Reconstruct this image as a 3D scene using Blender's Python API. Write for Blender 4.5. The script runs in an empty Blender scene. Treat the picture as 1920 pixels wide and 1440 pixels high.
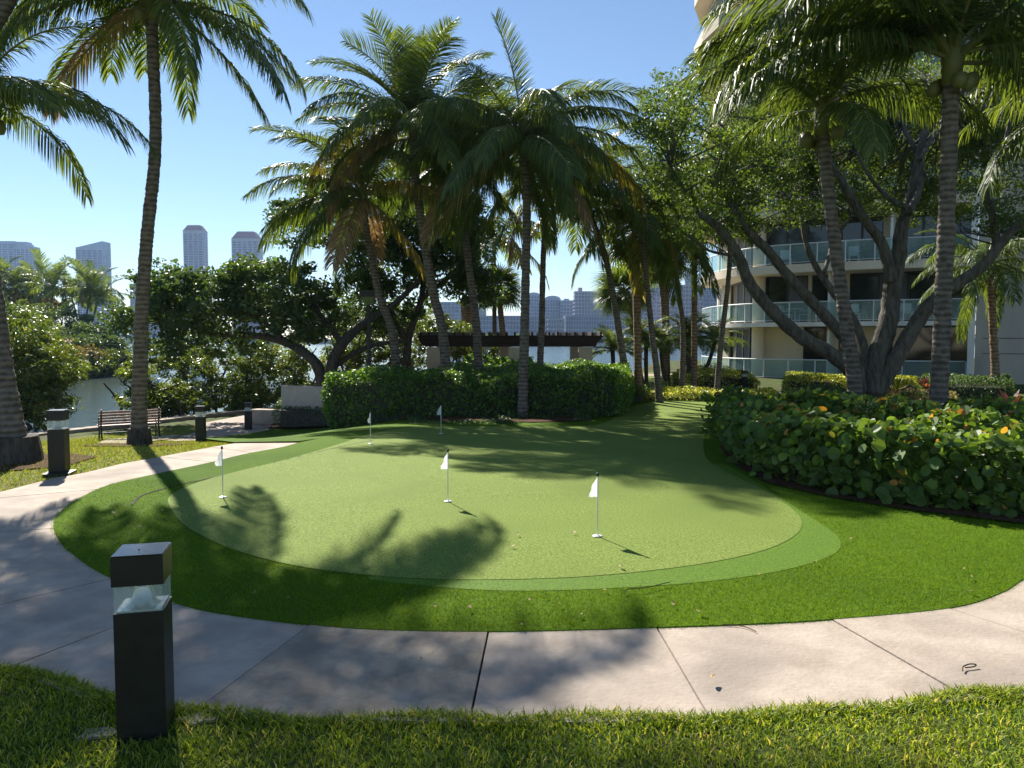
import bpy, math, random
import numpy as np
from mathutils import Vector, geometry
# ---------------------------------------------------------------- camera, world, sun
sc = bpy.context.scene
col = sc.collection
R = math.radians
F = 1443.0; CH = 1.7; PITCH = math.atan(83/1443.0)
cam_d = bpy.data.cameras.new('camera'); cam = bpy.data.objects.new('camera', cam_d); col.objects.link(cam)
cam.location = (0, 0, CH); cam.rotation_euler = (math.pi/2 - PITCH, 0, 0)
cam_d.sensor_width = 36; cam_d.lens = 36*F/1920; cam_d.clip_start = 0.05; cam_d.clip_end = 9000
sc.camera = cam
SUN_EL, SUN_AZ = 36.5, 26.0      # azimuth: degrees to the left of the view direction
w = bpy.data.worlds.new('World'); sc.world = w; w.use_nodes = True
nt = w.node_tree; bg = nt.nodes['Background']
sky = nt.nodes.new('ShaderNodeTexSky'); sky.sky_type = 'NISHITA'; sky.sun_disc = False
sky.sun_elevation = R(SUN_EL); sky.sun_rotation = R(-SUN_AZ)
sky.air_density = 1.0; sky.dust_density = 0.0; sky.ozone_density = 3.0
nt.links.new(sky.outputs[0], bg.inputs[0]); bg.inputs[1].default_value = 0.059
sl = bpy.data.lights.new('sun', 'SUN'); sun = bpy.data.objects.new('sun', sl); col.objects.link(sun)
sl.energy = 4.8; sl.angle = R(0.55); sl.color = (1.0, .95, .86)
sdir = Vector((-math.sin(R(SUN_AZ))*math.cos(R(SUN_EL)), math.cos(R(SUN_AZ))*math.cos(R(SUN_EL)), math.sin(R(SUN_EL))))
sun.rotation_euler = sdir.to_track_quat('Z', 'Y').to_euler(); sun.location = (-20, 40, 40)
vs = sc.view_settings; vs.view_transform = 'Standard'; vs.look = 'None'; vs.gamma = 1; vs.use_curve_mapping = False
vs.exposure = 1.14
sc.cycles.max_bounces = 6; sc.cycles.transparent_max_bounces = 6; sc.cycles.transmission_bounces = 4
sc.cycles.diffuse_bounces = 4; sc.cycles.glossy_bounces = 3; sc.cycles.sample_clamp_indirect = 4
sc.cycles.caustics_reflective = False; sc.cycles.caustics_refractive = False
rng = np.random.default_rng(7)

# ---------------------------------------------------------------- picture <-> place
def ray(px, py):
    a, b = (px-960)/F, (py-720)/F
    cp, sp = math.cos(PITCH), math.sin(PITCH)
    return np.array((a, cp - b*sp, -sp - b*cp))
def P(px, py, Y):
    r = ray(px, py); t = Y/r[1]
    return np.array((r[0]*t, Y, CH + r[2]*t))
def ss(a, b, x):
    t = np.clip((np.asarray(x, float)-a)/(b-a), 0, 1); return t*t*(3-2*t)
SHORE = [(-30, -60), (-17, 0), (-14.2, 15), (-13.4, 20.5), (-12.2, 23.2), (-10.8, 26.5), (-9.7, 28.3), (-6.5, 33), (-1, 37), (6, 43), (9.5, 58), (14, 75), (30, 84), (90, 90), (400, 95)]
def side(x, y):
    """signed distance to the shoreline, positive on land"""
    x = np.asarray(x, float); y = np.asarray(y, float)
    best = np.full(x.shape, 1e9); sg = np.ones(x.shape)
    for (ax, ay), (bx, by) in zip(SHORE[:-1], SHORE[1:]):
        dx, dy = bx-ax, by-ay; L2 = dx*dx+dy*dy
        t = np.clip(((x-ax)*dx+(y-ay)*dy)/L2, 0, 1)
        d = np.hypot(x-(ax+t*dx), y-(ay+t*dy)); c = dx*(y-ay)-dy*(x-ax)
        m = d < best-1e-9
        best = np.where(m, d, best); sg = np.where(m, np.where(c < 0, 1, -1), sg)
    return best*sg
def land(x, y):
    x = np.asarray(x, float); y = np.asarray(y, float)
    lf = 1-ss(-6.5, -1.5, x)
    zl = -0.98*ss(9.3, 23.0, y); zr = -0.32*ss(11, 24, y)
    z = zl*lf + zr*(1-lf)
    z = z - 0.55*ss(25, 33, y)*(1-ss(3.5, 6.5, x))*(1-lf)
    z = z + 0.035*np.sin(x*.9+1)*np.sin(y*.8)*ss(6, 9, y)*(1-ss(15, 18, y))*(1-lf)   # soft rolls of the green
    return z
def G(px, py, off=0.0):
    r = ray(px, py); lo, hi = .5, 400.0
    t = lo
    while t < hi:
        if CH + r[2]*t < float(land(r[0]*t, r[1]*t))+off: break
        t *= 1.02
    a, b = t/1.02, t
    for _ in range(30):
        m = (a+b)/2
        if CH + r[2]*m < float(land(r[0]*m, r[1]*m))+off: b = m
        else: a = m
    return np.array((r[0]*a, r[1]*a, float(land(r[0]*a, r[1]*a))+off))

# ---------------------------------------------------------------- mesh helpers
def nz(v):
    v = np.asarray(v, float); return v/np.maximum(np.linalg.norm(v, axis=-1, keepdims=True), 1e-9)
class MB:
    def __init__(s): s.V = []; s.F = []; s.n = 0; s.T = []; s.smooth = False
    def add(s, V, Fc, mi=0, tint=None):
        V = np.asarray(V, float).reshape(-1, 3)
        if isinstance(Fc, np.ndarray):
            s.F.append((Fc+s.n, mi)); s.T.append(np.zeros(len(Fc)) if tint is None else np.broadcast_to(tint, (len(Fc),)))
        else:
            for f in Fc:
                s.F.append((np.array([f])+s.n, mi)); s.T.append(np.zeros(1) if tint is None else np.full(1, tint))
        s.V.append(V); s.n += len(V); return s
    def box(s, c, size, rz=0, mi=0):
        h = np.array(size)/2.0
        v = np.array([(x, y, z) for x in (-1, 1) for y in (-1, 1) for z in (-1, 1)])*h
        cr, sr = math.cos(rz), math.sin(rz)
        v = np.stack((v[:, 0]*cr-v[:, 1]*sr, v[:, 0]*sr+v[:, 1]*cr, v[:, 2]), 1)+np.array(c)
        return s.add(v, np.array([(0, 1, 3, 2), (4, 6, 7, 5), (0, 4, 5, 1), (2, 3, 7, 6), (0, 2, 6, 4), (1, 5, 7, 3)]), mi)
    def seg(s, a, b, z0, z1, th, mi=0):
        """upright slab between two ground points"""
        a = np.array(a[:2], float); b = np.array(b[:2], float); d = b-a; L = np.hypot(*d)
        return s.box(((a[0]+b[0])/2, (a[1]+b[1])/2, (z0+z1)/2), (L, th, z1-z0), math.atan2(d[1], d[0]), mi)
    def prism(s, poly, z0, z1, mi=0):
        poly = [tuple(p[:2]) for p in poly]; n = len(poly)
        A = sum(poly[i][0]*poly[(i+1) % n][1]-poly[(i+1) % n][0]*poly[i][1] for i in range(n))
        if A < 0: poly = poly[::-1]
        z0 = np.broadcast_to(z0, (n,)); z1 = np.broadcast_to(z1, (n,))
        V = [(x, y, z0[i]) for i, (x, y) in enumerate(poly)]+[(x, y, z1[i]) for i, (x, y) in enumerate(poly)]
        Fc = [list(range(n))[::-1], list(range(n, 2*n))]+[[i, (i+1) % n, (i+1) % n+n, i+n] for i in range(n)]
        return s.add(V, Fc, mi)
    def tube(s, pts, rad, k=8, mi=0, cap=True, tint=None):
        pts = np.array(pts, float); n = len(pts); rad = np.broadcast_to(rad, (n,))
        T = nz(np.gradient(pts, axis=0)); ref = np.array((0.3, 1, .1)) if abs(T[0][1]) < .9 else np.array((1., 0, 0))
        U = nz(np.cross(T, ref)); W = np.cross(T, U)
        a = np.linspace(0, 2*math.pi, k, endpoint=False)
        V = pts[:, None]+rad[:, None, None]*(np.cos(a)[None, :, None]*U[:, None]+np.sin(a)[None, :, None]*W[:, None])
        i = np.arange(n-1)[:, None]*k; j = np.arange(k)[None]; j2 = (j+1) % k
        Fc = np.stack((i+j, i+j2, i+k+j2, i+k+j), -1).reshape(-1, 4)
        b = s.n; s.add(V.reshape(-1, 3), Fc, mi, tint)
        if cap:
            s.F.append((np.array([list(range(k))])[:, ::-1]+b, mi)); s.T.append(np.zeros(1))
            s.F.append((np.array([list(range(k))])+b+(n-1)*k, mi)); s.T.append(np.zeros(1))
        return s
    def lathe(s, prof, c=(0, 0, 0), k=16, mi=0):
        p = [(c[0], c[1], c[2]+z) for r, z in prof]
        a = np.linspace(0, 2*math.pi, k, endpoint=False)
        V = np.array([[(c[0]+r*math.cos(t), c[1]+r*math.sin(t), c[2]+z) for t in a] for r, z in prof]).reshape(-1, 3)
        n = len(prof); i = np.arange(n-1)[:, None]*k; j = np.arange(k)[None]; j2 = (j+1) % k
        Fc = np.stack((i+j, i+j2, i+k+j2, i+k+j), -1).reshape(-1, 4)
        return s.add(V, Fc, mi)
    def build(s, name, mat, parent=None, org=None, smooth=False):
        me = bpy.data.meshes.new(name)
        V = np.concatenate(s.V)
        if parent is not None:
            o0 = np.zeros(3); q = parent
            while q is not None: o0 += np.array(q.location); q = q.parent
        else: o0 = np.array(org if org is not None else ((V[:, 0].min()+V[:, 0].max())/2, (V[:, 1].min()+V[:, 1].max())/2, V[:, 2].min()))
        V = V-o0
        lt = np.concatenate([np.full(len(f), f.shape[1]) for f, _ in s.F]); li = np.concatenate([f.ravel() for f, _ in s.F])
        mi = np.concatenate([np.full(len(f), m) for f, m in s.F])
        me.vertices.add(len(V)); me.vertices.foreach_set('co', V.astype(np.float32).ravel())
        me.loops.add(len(li)); me.loops.foreach_set('vertex_index', li.astype(np.int32))
        me.polygons.add(len(lt)); ls = np.concatenate(([0], np.cumsum(lt)[:-1]))
        me.polygons.foreach_set('loop_start', ls.astype(np.int32))
        me.polygons.foreach_set('material_index', mi.astype(np.int32))
        me.polygons.foreach_set('use_smooth', np.full(len(lt), smooth))
        at = me.attributes.new('tint', 'FLOAT', 'FACE'); at.data.foreach_set('value', np.concatenate(s.T).astype(np.float32))
        me.update(calc_edges=True)
        for m in (mat if isinstance(mat, (list, tuple)) else [mat]): me.materials.append(m)
        o = bpy.data.objects.new(name, me); col.objects.link(o)
        if parent is not None: o.parent = parent
        else: o.location = o0
        return o
def tag(o, label=None, cat=None, group=None, kind=None):
    if label: o['label'] = label
    if cat: o['category'] = cat
    if group: o['group'] = group
    if kind: o['kind'] = kind
    return o
def thing(name, loc, label, cat, group=None):
    o = bpy.data.objects.new(name, None); col.objects.link(o); o.location = tuple(float(v) for v in loc); o.empty_display_size = .2
    return tag(o, label, cat, group)
def copy_tree(o, parent=None):
    c = o.copy(); col.objects.link(c)
    if parent is not None: c.parent = parent
    for ch in [x for x in KIDS.get(o.name, [])]: copy_tree(ch, c)
    return c
KIDS = {}
def index_kids(root):
    ch = list(root.children); KIDS[root.name] = ch
    for c in ch: index_kids(c)
def spline(pts, n=8, closed=False):
    pts = np.array(pts, float); m = len(pts); out = []
    rngs = range(m) if closed else range(m-1)
    for i in rngs:
        p0, p1, p2, p3 = (pts[(i-1) % m] if closed or i > 0 else pts[0]), pts[i], pts[(i+1) % m], (pts[(i+2) % m] if closed or i+2 < m else pts[-1])
        for t in np.linspace(0, 1, n, endpoint=False):
            out.append(.5*((2*p1)+(-p0+p2)*t+(2*p0-5*p1+4*p2-p3)*t*t+(-p0+3*p1-3*p2+p3)*t**3))
    if not closed: out.append(pts[-1])
    return np.array(out)
def inside(poly, x, y):
    poly = np.asarray(poly)[:, :2]; c = np.zeros(np.shape(x), bool); n = len(poly); j = n-1
    for i in range(n):
        xi, yi = poly[i]; xj, yj = poly[j]
        m = ((yi > y) != (yj > y)) & (x < (xj-xi)*(y-yi)/((yj-yi) or 1e-9)+xi)
        c ^= m; j = i
    return c
def drape(name, poly, off, mat, step=.5, parent=None, skirt=0.0):
    poly = np.asarray(poly)[:, :2]; n = len(poly)
    x0, y0 = poly.min(0); x1, y1 = poly.max(0)
    gx, gy = np.meshgrid(np.arange(x0+step/2, x1, step), np.arange(y0+step/2, y1, step)); gx = gx.ravel(); gy = gy.ravel()
    m = inside(poly, gx, gy); gi = np.stack((gx[m], gy[m]), 1)
    if len(gi):   # keep clear of the outline
        dd = np.min(np.hypot(gi[:, None, 0]-poly[None, :, 0], gi[:, None, 1]-poly[None, :, 1]), 1); gi = gi[dd > step*.35]
    vs_ = [Vector(p) for p in poly]+[Vector(p) for p in gi]
    r = geometry.delaunay_2d_cdt(vs_, [(i, (i+1) % n) for i in range(n)], [], 1, 1e-5)
    v = np.array([(p.x, p.y) for p in r[0]]); f = [list(t) for t in r[2]]
    Z = land(v[:, 0], v[:, 1])+off
    b = MB(); b.add(np.c_[v, Z], np.array([t if len(t) == 3 else t[:3] for t in f]))
    if skirt:
        zt = land(poly[:, 0], poly[:, 1])+off
        V = np.r_[np.c_[poly, zt], np.c_[poly, zt-skirt]]
        i = np.arange(n); b.add(V, np.stack((i, i+n, (i+1) % n+n, (i+1) % n), 1))
    return b.build(name, mat, parent, smooth=not skirt)

# ---------------------------------------------------------------- materials
def newmat(name):
    m = bpy.data.materials.new(name); m.use_nodes = True; return m, m.node_tree, m.node_tree.nodes['Principled BSDF']
def noise_mat(name, c1, c2, scale=4, rough=.7, spec=.3, bump=.2, bscale=None, det=6, c3=None, s3=1.2, bdist=.02, stretch=None, metal=0, lo=.35, hi=.65):
    m, nt, p = newmat(name); N = nt.nodes; L = nt.links
    tc = N.new('ShaderNodeTexCoord'); mp = N.new('ShaderNodeMapping'); L.new(tc.outputs['Object'], mp.inputs[0])
    if stretch: mp.inputs['Scale'].default_value = stretch
    n1 = N.new('ShaderNodeTexNoise'); n1.inputs['Scale'].default_value = scale; n1.inputs['Detail'].default_value = det; n1.inputs['Roughness'].default_value = .65; L.new(mp.outputs[0], n1.inputs[0])
    r = N.new('ShaderNodeValToRGB'); r.color_ramp.elements[0].position = lo; r.color_ramp.elements[1].position = hi
    r.color_ramp.elements[0].color = (*c1, 1); r.color_ramp.elements[1].color = (*c2, 1); L.new(n1.outputs[0], r.inputs[0]); out = r.outputs[0]
    if c3:
        n3 = N.new('ShaderNodeTexNoise'); n3.inputs['Scale'].default_value = s3; n3.inputs['Detail'].default_value = 4; L.new(mp.outputs[0], n3.inputs[0])
        rr = N.new('ShaderNodeValToRGB'); rr.color_ramp.elements[0].position = .48; rr.color_ramp.elements[1].position = .7; L.new(n3.outputs[0], rr.inputs[0])
        mx = N.new('ShaderNodeMix'); mx.data_type = 'RGBA'; L.new(rr.outputs[0], mx.inputs[0]); L.new(out, mx.inputs[6]); mx.inputs[7].default_value = (*c3, 1); out = mx.outputs[2]
    L.new(out, p.inputs['Base Color'])
    p.inputs['Roughness'].default_value = rough; p.inputs['Specular IOR Level'].default_value = spec; p.inputs['Metallic'].default_value = metal
    if bump:
        n2 = N.new('ShaderNodeTexNoise'); n2.inputs['Scale'].default_value = bscale or scale*4; n2.inputs['Detail'].default_value = 5; L.new(mp.outputs[0], n2.inputs[0])
        b = N.new('ShaderNodeBump'); b.inputs['Strength'].default_value = bump; b.inputs['Distance'].default_value = bdist; L.new(n2.outputs[0], b.inputs['Height']); L.new(b.outputs[0], p.inputs['Normal'])
    return m
def leaf_mat(name, ramp, transl=.4, rough=.38, spec=.5, tcol=1.5, glow=(1.1, 1.0, .35)):
    """ramp: list of (pos, colour) read by the per-leaf tint"""
    m, nt, p = newmat(name); N = nt.nodes; L = nt.links
    ramp = [(q, tuple(min(.8, v*(1.0 if 'turf' in name or 'flag' in name else 1.5)) for v in c)) for q, c in ramp]
    a = N.new('ShaderNodeAttribute'); a.attribute_name = 'tint'
    r = N.new('ShaderNodeValToRGB'); e = r.color_ramp.elements
    e[0].position = ramp[0][0]; e[0].color = (*ramp[0][1], 1); e[1].position = ramp[-1][0]; e[1].color = (*ramp[-1][1], 1)
    for q, c in ramp[1:-1]: x = e.new(q); x.color = (*c, 1)
    L.new(a.outputs['Fac'], r.inputs[0]); L.new(r.outputs[0], p.inputs['Base Color'])
    p.inputs['Roughness'].default_value = rough; p.inputs['Specular IOR Level'].default_value = spec
    t = N.new('ShaderNodeBsdfTranslucent'); mul = N.new('ShaderNodeMix'); mul.data_type = 'RGBA'; mul.blend_type = 'MULTIPLY'; mul.inputs[0].default_value = 1
    mul.clamp_result = False
    L.new(r.outputs[0], mul.inputs[6]); mul.inputs[7].default_value = (glow[0]*tcol, glow[1]*tcol, glow[2]*tcol, 1); L.new(mul.outputs[2], t.inputs[0])
    ms = N.new('ShaderNodeMixShader'); ms.inputs[0].default_value = transl; L.new(p.outputs[0], ms.inputs[1]); L.new(t.outputs[0], ms.inputs[2])
    L.new(ms.outputs[0], N['Material Output'].inputs[0]); return m
def flat(name, c, rough=.5, spec=.5, metal=0):
    m, nt, p = newmat(name); p.inputs['Base Color'].default_value = (*c, 1); p.inputs['Roughness'].default_value = rough
    p.inputs['Specular IOR Level'].default_value = spec; p.inputs['Metallic'].default_value = metal; return m
def glass_mat(name, tint=(.8, .93, .9), alpha=.75, rough=.03, dk=.5):
    """thin pane: part see-through, part mirror"""
    m, nt, p = newmat(name); N = nt.nodes; L = nt.links
    tr = N.new('ShaderNodeBsdfTransparent'); tr.inputs[0].default_value = (*tint, 1)
    p.inputs['Base Color'].default_value = (tint[0]*dk, tint[1]*dk*1.1, tint[2]*dk*1.1, 1); p.inputs['Roughness'].default_value = rough; p.inputs['Specular IOR Level'].default_value = .8
    ms = N.new('ShaderNodeMixShader'); ms.inputs[0].default_value = 1-alpha; L.new(tr.outputs[0], ms.inputs[1]); L.new(p.outputs[0], ms.inputs[2])
    L.new(ms.outputs[0], N['Material Output'].inputs[0]); return m
def trunk_mat(name, c1, c2, ring=7.0, bump=.6):
    m, nt, p = newmat(name); N = nt.nodes; L = nt.links
    tc = N.new('ShaderNodeTexCoord'); mp = N.new('ShaderNodeMapping'); L.new(tc.outputs['Object'], mp.inputs[0])
    wv = N.new('ShaderNodeTexWave'); wv.bands_direction = 'Z'; wv.inputs['Scale'].default_value = ring/3.14; wv.inputs['Distortion'].default_value = 2.4; wv.inputs['Detail'].default_value = 3; wv.inputs['Detail Scale'].default_value = 2.5; L.new(mp.outputs[0], wv.inputs[0])
    n1 = N.new('ShaderNodeTexNoise'); n1.inputs['Scale'].default_value = 9; n1.inputs['Detail'].default_value = 8; L.new(mp.outputs[0], n1.inputs[0])
    ad = N.new('ShaderNodeMath'); ad.operation = 'MULTIPLY_ADD'; ad.inputs[1].default_value = .3; L.new(wv.outputs['Fac'], ad.inputs[0]); L.new(n1.outputs[0], ad.inputs[2])
    r = N.new('ShaderNodeValToRGB'); r.color_ramp.elements[0].position = .42; r.color_ramp.elements[1].position = .85; r.color_ramp.elements[0].color = (*c1, 1); r.color_ramp.elements[1].color = (*c2, 1)
    L.new(ad.outputs[0], r.inputs[0]); L.new(r.outputs[0], p.inputs['Base Color']); p.inputs['Roughness'].default_value = .85; p.inputs['Specular IOR Level'].default_value = .2
    b = N.new('ShaderNodeBump'); b.inputs['Strength'].default_value = bump; b.inputs['Distance'].default_value = .03; L.new(ad.outputs[0], b.inputs['Height']); L.new(b.outputs[0], p.inputs['Normal'])
    return m
M = {}
M['concrete'] = noise_mat('concrete', (.34, .275, .215), (.50, .415, .335), 3.2, .85, .15, .3, 38, 12, c3=(.30, .25, .205), s3=1.3, bdist=.012, lo=.3, hi=.62)
M['concrete_warm'] = noise_mat('concrete_warm', (.27, .22, .165), (.44, .365, .28), 5, .88, .15, .5, 55, 12, c3=(.24, .20, .16), s3=2.2, bdist=.012)
M['joint'] = noise_mat('joint', (.03, .03, .025), (.09, .08, .06), 8, .95, .1, .3)
M['soil'] = noise_mat('soil', (.035, .05, .012), (.10, .13, .03), 5, .95, .1, .5, 40, c3=(.07, .045, .025), s3=.5)
M['mulch'] = noise_mat('mulch', (.05, .024, .014), (.16, .085, .05), 22, .95, .1, 1.0, 60, bdist=.04)
M['turf_fringe'] = noise_mat('turf_fringe', (.052, .11, .004), (.115, .20, .006), 50, .9, .08, .7, 260, 8, c3=(.06, .12, .007), s3=.8, bdist=.012)
M['turf_green'] = noise_mat('turf_green', (.105, .155, .024), (.27, .345, .078), 60, .85, .1, .9, 150, 3, c3=(.155, .215, .043), s3=.5, bdist=.01, lo=.36, hi=.64)
M['turf_collar'] = noise_mat('turf_collar', (.06, .13, .004), (.14, .25, .010), 55, .7, .15, .8, 300, 6, bdist=.01)
M['bark_ficus'] = noise_mat('bark_ficus', (.07, .062, .05), (.20, .18, .148), 5, .85, .2, .9, 12, 8, stretch=(2.5, 2.5, .6), bdist=.08)
M['bark_dark'] = noise_mat('bark_dark', (.045, .039, .033), (.12, .105, .088), 9, .9, .15, .6, 20, 8, stretch=(2, 2, .6))
M['trunk_grey'] = trunk_mat('trunk_grey', (.085, .07, .058), (.225, .19, .16), 11, .8)
M['trunk_tan'] = trunk_mat('trunk_tan', (.12, .075, .045), (.32, .22, .14), 8)
M['bronze'] = noise_mat('bronze', (.018, .018, .017), (.028, .027, .025), 12, .42, .5, .05, 90, metal=.3)
M['cap_metal'] = noise_mat('cap_metal', (.018, .018, .018), (.03, .03, .03), 20, .22, .9, .04, 60, metal=.5)
M['reflector'] = flat('reflector', (.7, .7, .68), .2, .8, .9)
M['clear'] = glass_mat('clear', (.97, .98, .97), .74, .15, .8)
M['rail_glass'] = glass_mat('rail_glass', (.66, .86, .83), .62, .05)
M['rail_metal'] = flat('rail_metal', (.62, .64, .63), .4, .5)
M['window_glass'] = flat('window_glass', (.012, .014, .016), .06, .8)
M['curtain'] = noise_mat('curtain', (.10, .10, .10), (.20, .195, .19), 3, .9, .1, 0, stretch=(14, 14, .2))
M['frame'] = flat('frame', (.035, .03, .028), .4, .5)
M['stucco'] = noise_mat('stucco', (.72, .60, .45), (.80, .67, .52), 1.2, .85, .2, .1, 60, c3=(.66, .55, .42), s3=.35)
M['stucco_white'] = noise_mat('stucco_white', (.74, .71, .66), (.82, .79, .74), 1.5, .8, .2, .08, 60, c3=(.52, .50, .46), s3=.5, stretch=(1, 1, .5))
M['stucco_grey'] = noise_mat('stucco_grey', (.46, .41, .35), (.54, .485, .41), .8, .9, .15, .12, 40, c3=(.31, .28, .245), s3=.6, stretch=(1, 1, .35))
M['wall_beige'] = noise_mat('wall_beige', (.54, .46, .38), (.64, .55, .46), 2, .85, .2, .12, 60, c3=(.48, .41, .34), s3=1.2)
M['wood_dark'] = noise_mat('wood_dark', (.022, .014, .012), (.05, .032, .028), 6, .7, .3, .2, 30, stretch=(.3, 3, 3))
M['wood_slat'] = noise_mat('wood_slat', (.20, .105, .075), (.31, .175, .13), 6, .5, .4, .1, 40, stretch=(.4, 4, 4))
M['iron'] = flat('iron', (.012, .012, .012), .45, .5)
M['paver'] = noise_mat('paver', (.36, .27, .22), (.50, .39, .32), 3.5, .85, .2, .3, 30, c3=(.30, .22, .18), s3=1.5)
M['flag_cloth'] = leaf_mat('flag_cloth', [(0, (.78, .78, .78)), (1, (.8, .8, .8))], .45, .8, .2, 1.0, (1, 1, 1))
M['white_paint'] = flat('white_paint', (.75, .75, .73), .35, .5)
M['black_plastic'] = flat('black_plastic', (.01, .01, .01), .4, .5)
M['dry_leaf'] = noise_mat('dry_leaf', (.25, .15, .06), (.55, .42, .22), 30, .7, .3, 0)
M['twig'] = flat('twig', (.13, .09, .06), .9, .1)
g0, g1 = (.025, .055, .012), (.06, .115, .025)
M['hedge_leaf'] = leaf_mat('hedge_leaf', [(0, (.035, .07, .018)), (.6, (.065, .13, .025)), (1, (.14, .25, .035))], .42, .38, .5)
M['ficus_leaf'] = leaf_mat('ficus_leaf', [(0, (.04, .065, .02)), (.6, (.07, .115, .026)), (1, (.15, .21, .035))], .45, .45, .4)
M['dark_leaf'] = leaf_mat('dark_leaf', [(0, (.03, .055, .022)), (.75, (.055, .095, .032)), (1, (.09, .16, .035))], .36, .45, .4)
M['mangrove_leaf'] = leaf_mat('mangrove_leaf', [(0, (.035, .055, .012)), (.7, (.085, .12, .02)), (.93, (.14, .19, .03)), (1, (.45, .22, .03))], .42, .32, .6)
M['brown_leaf'] = leaf_mat('brown_leaf', [(0, (.06, .06, .02)), (1, (.19, .14, .04))], .35, .5, .4)
M['gold_leaf'] = leaf_mat('gold_leaf', [(0, (.06, .10, .018)), (.5, (.20, .23, .03)), (1, (.48, .46, .07))], .35, .4, .5)
M['grape_leaf'] = leaf_mat('grape_leaf', [(0, (.045, .075, .022)), (.6, (.08, .14, .03)), (.9, (.17, .26, .035)), (.955, (.33, .22, .04)), (1, (.40, .16, .045))], .40, .5, .35, 1.5)
M['pink_leaf'] = leaf_mat('pink_leaf', [(0, (.06, .09, .03)), (.6, (.20, .19, .10)), (1, (.34, .16, .10))], .35, .4, .5)
M['red_leaf'] = leaf_mat('red_leaf', [(0, (.10, .03, .025)), (1, (.28, .10, .07))], .35, .4, .5)
M['frond'] = leaf_mat('frond', [(0, (.04, .065, .02)), (.7, (.07, .11, .03)), (1, (.12, .16, .035))], .42, .46, .35, 1.6, (1.15, 1.0, .3))
M['frond_old'] = leaf_mat('frond_old', [(0, (.07, .09, .018)), (.5, (.17, .16, .035)), (1, (.32, .24, .07))], .42, .4, .5, 1.4, (1.1, .95, .4))
M['frond_dead'] = leaf_mat('frond_dead', [(0, (.16, .10, .05)), (1, (.34, .24, .13))], .3, .7, .3, 1.2, (1, .9, .6))
M['rachis'] = flat('rachis', (.16, .16, .05), .5, .4)
M['grass_blade'] = leaf_mat('grass_blade', [(0, (.06, .10, .012)), (.6, (.15, .21, .022)), (.9, (.26, .30, .045)), (1, (.45, .36, .15))], .42, .55, .25, 1.6)
M['lawn_blade'] = leaf_mat('lawn_blade', [(0, (.08, .12, .02)), (.6, (.17, .20, .03)), (1, (.32, .29, .08))], .35, .45, .4, 1.4)
M['turf_blade'] = leaf_mat('turf_blade', [(0, (.07, .135, .004)), (.6, (.13, .225, .006)), (1, (.22, .32, .018))], .35, .65, .12, 1.5)

# ---------------------------------------------------------------- setting: ground, water, far shore
def axis(parts):
    return np.unique(np.concatenate([np.arange(a, b, s) for a, b, s in parts]))
gx = axis([(-60, -22, 4), (-22, 26, .4), (26, 60, 2), (60, 400, 20)]); gy = axis([(-60, -4, 4), (-4, 50, .4), (50, 120, 2)])
X, Y = np.meshgrid(gx, gy); S = side(X, Y); Z = land(X, Y)
Z = np.where(S < .15, -3.2, Z)
b = MB(); nx = len(gx); i, j = np.meshgrid(np.arange(len(gy)-1), np.arange(nx-1), indexing='ij'); i = i.ravel(); j = j.ravel()
b.add(np.c_[X.ravel(), Y.ravel(), Z.ravel()], np.stack((i*nx+j, i*nx+j+1, (i+1)*nx+j+1, (i+1)*nx+j), 1))
tag(b.build('ground', M['soil'], smooth=False), kind='structure')
# water
m, nt_, p = newmat('water'); N = nt_.nodes; L = nt_.links
p.inputs['Base Color'].default_value = (.035, .06, .055, 1); p.inputs['Roughness'].default_value = .09; p.inputs['IOR'].default_value = 1.33; p.inputs['Specular IOR Level'].default_value = .6
tc = N.new('ShaderNodeTexCoord'); mp = N.new('ShaderNodeMapping'); mp.inputs['Scale'].default_value = (.45, 1.5, 1); L.new(tc.outputs['Object'], mp.inputs[0])
n1 = N.new('ShaderNodeTexNoise'); n1.inputs['Scale'].default_value = 1.1; n1.inputs['Detail'].default_value = 5; n1.inputs['Roughness'].default_value = .62; L.new(mp.outputs[0], n1.inputs[0])
bp = N.new('ShaderNodeBump'); bp.inputs['Strength'].default_value = .55; bp.inputs['Distance'].default_value = .13; L.new(n1.outputs[0], bp.inputs['Height']); L.new(bp.outputs[0], p.inputs['Normal'])
M['water'] = m
WZ = -1.65
b = MB(); b.add([(-3000, -200, WZ), (3000, -200, WZ), (3000, 6000, WZ), (-3000, 6000, WZ)], [[0, 1, 2, 3]])
tag(b.build('water', M['water'], org=(0, 0, WZ)), kind='structure')

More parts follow.
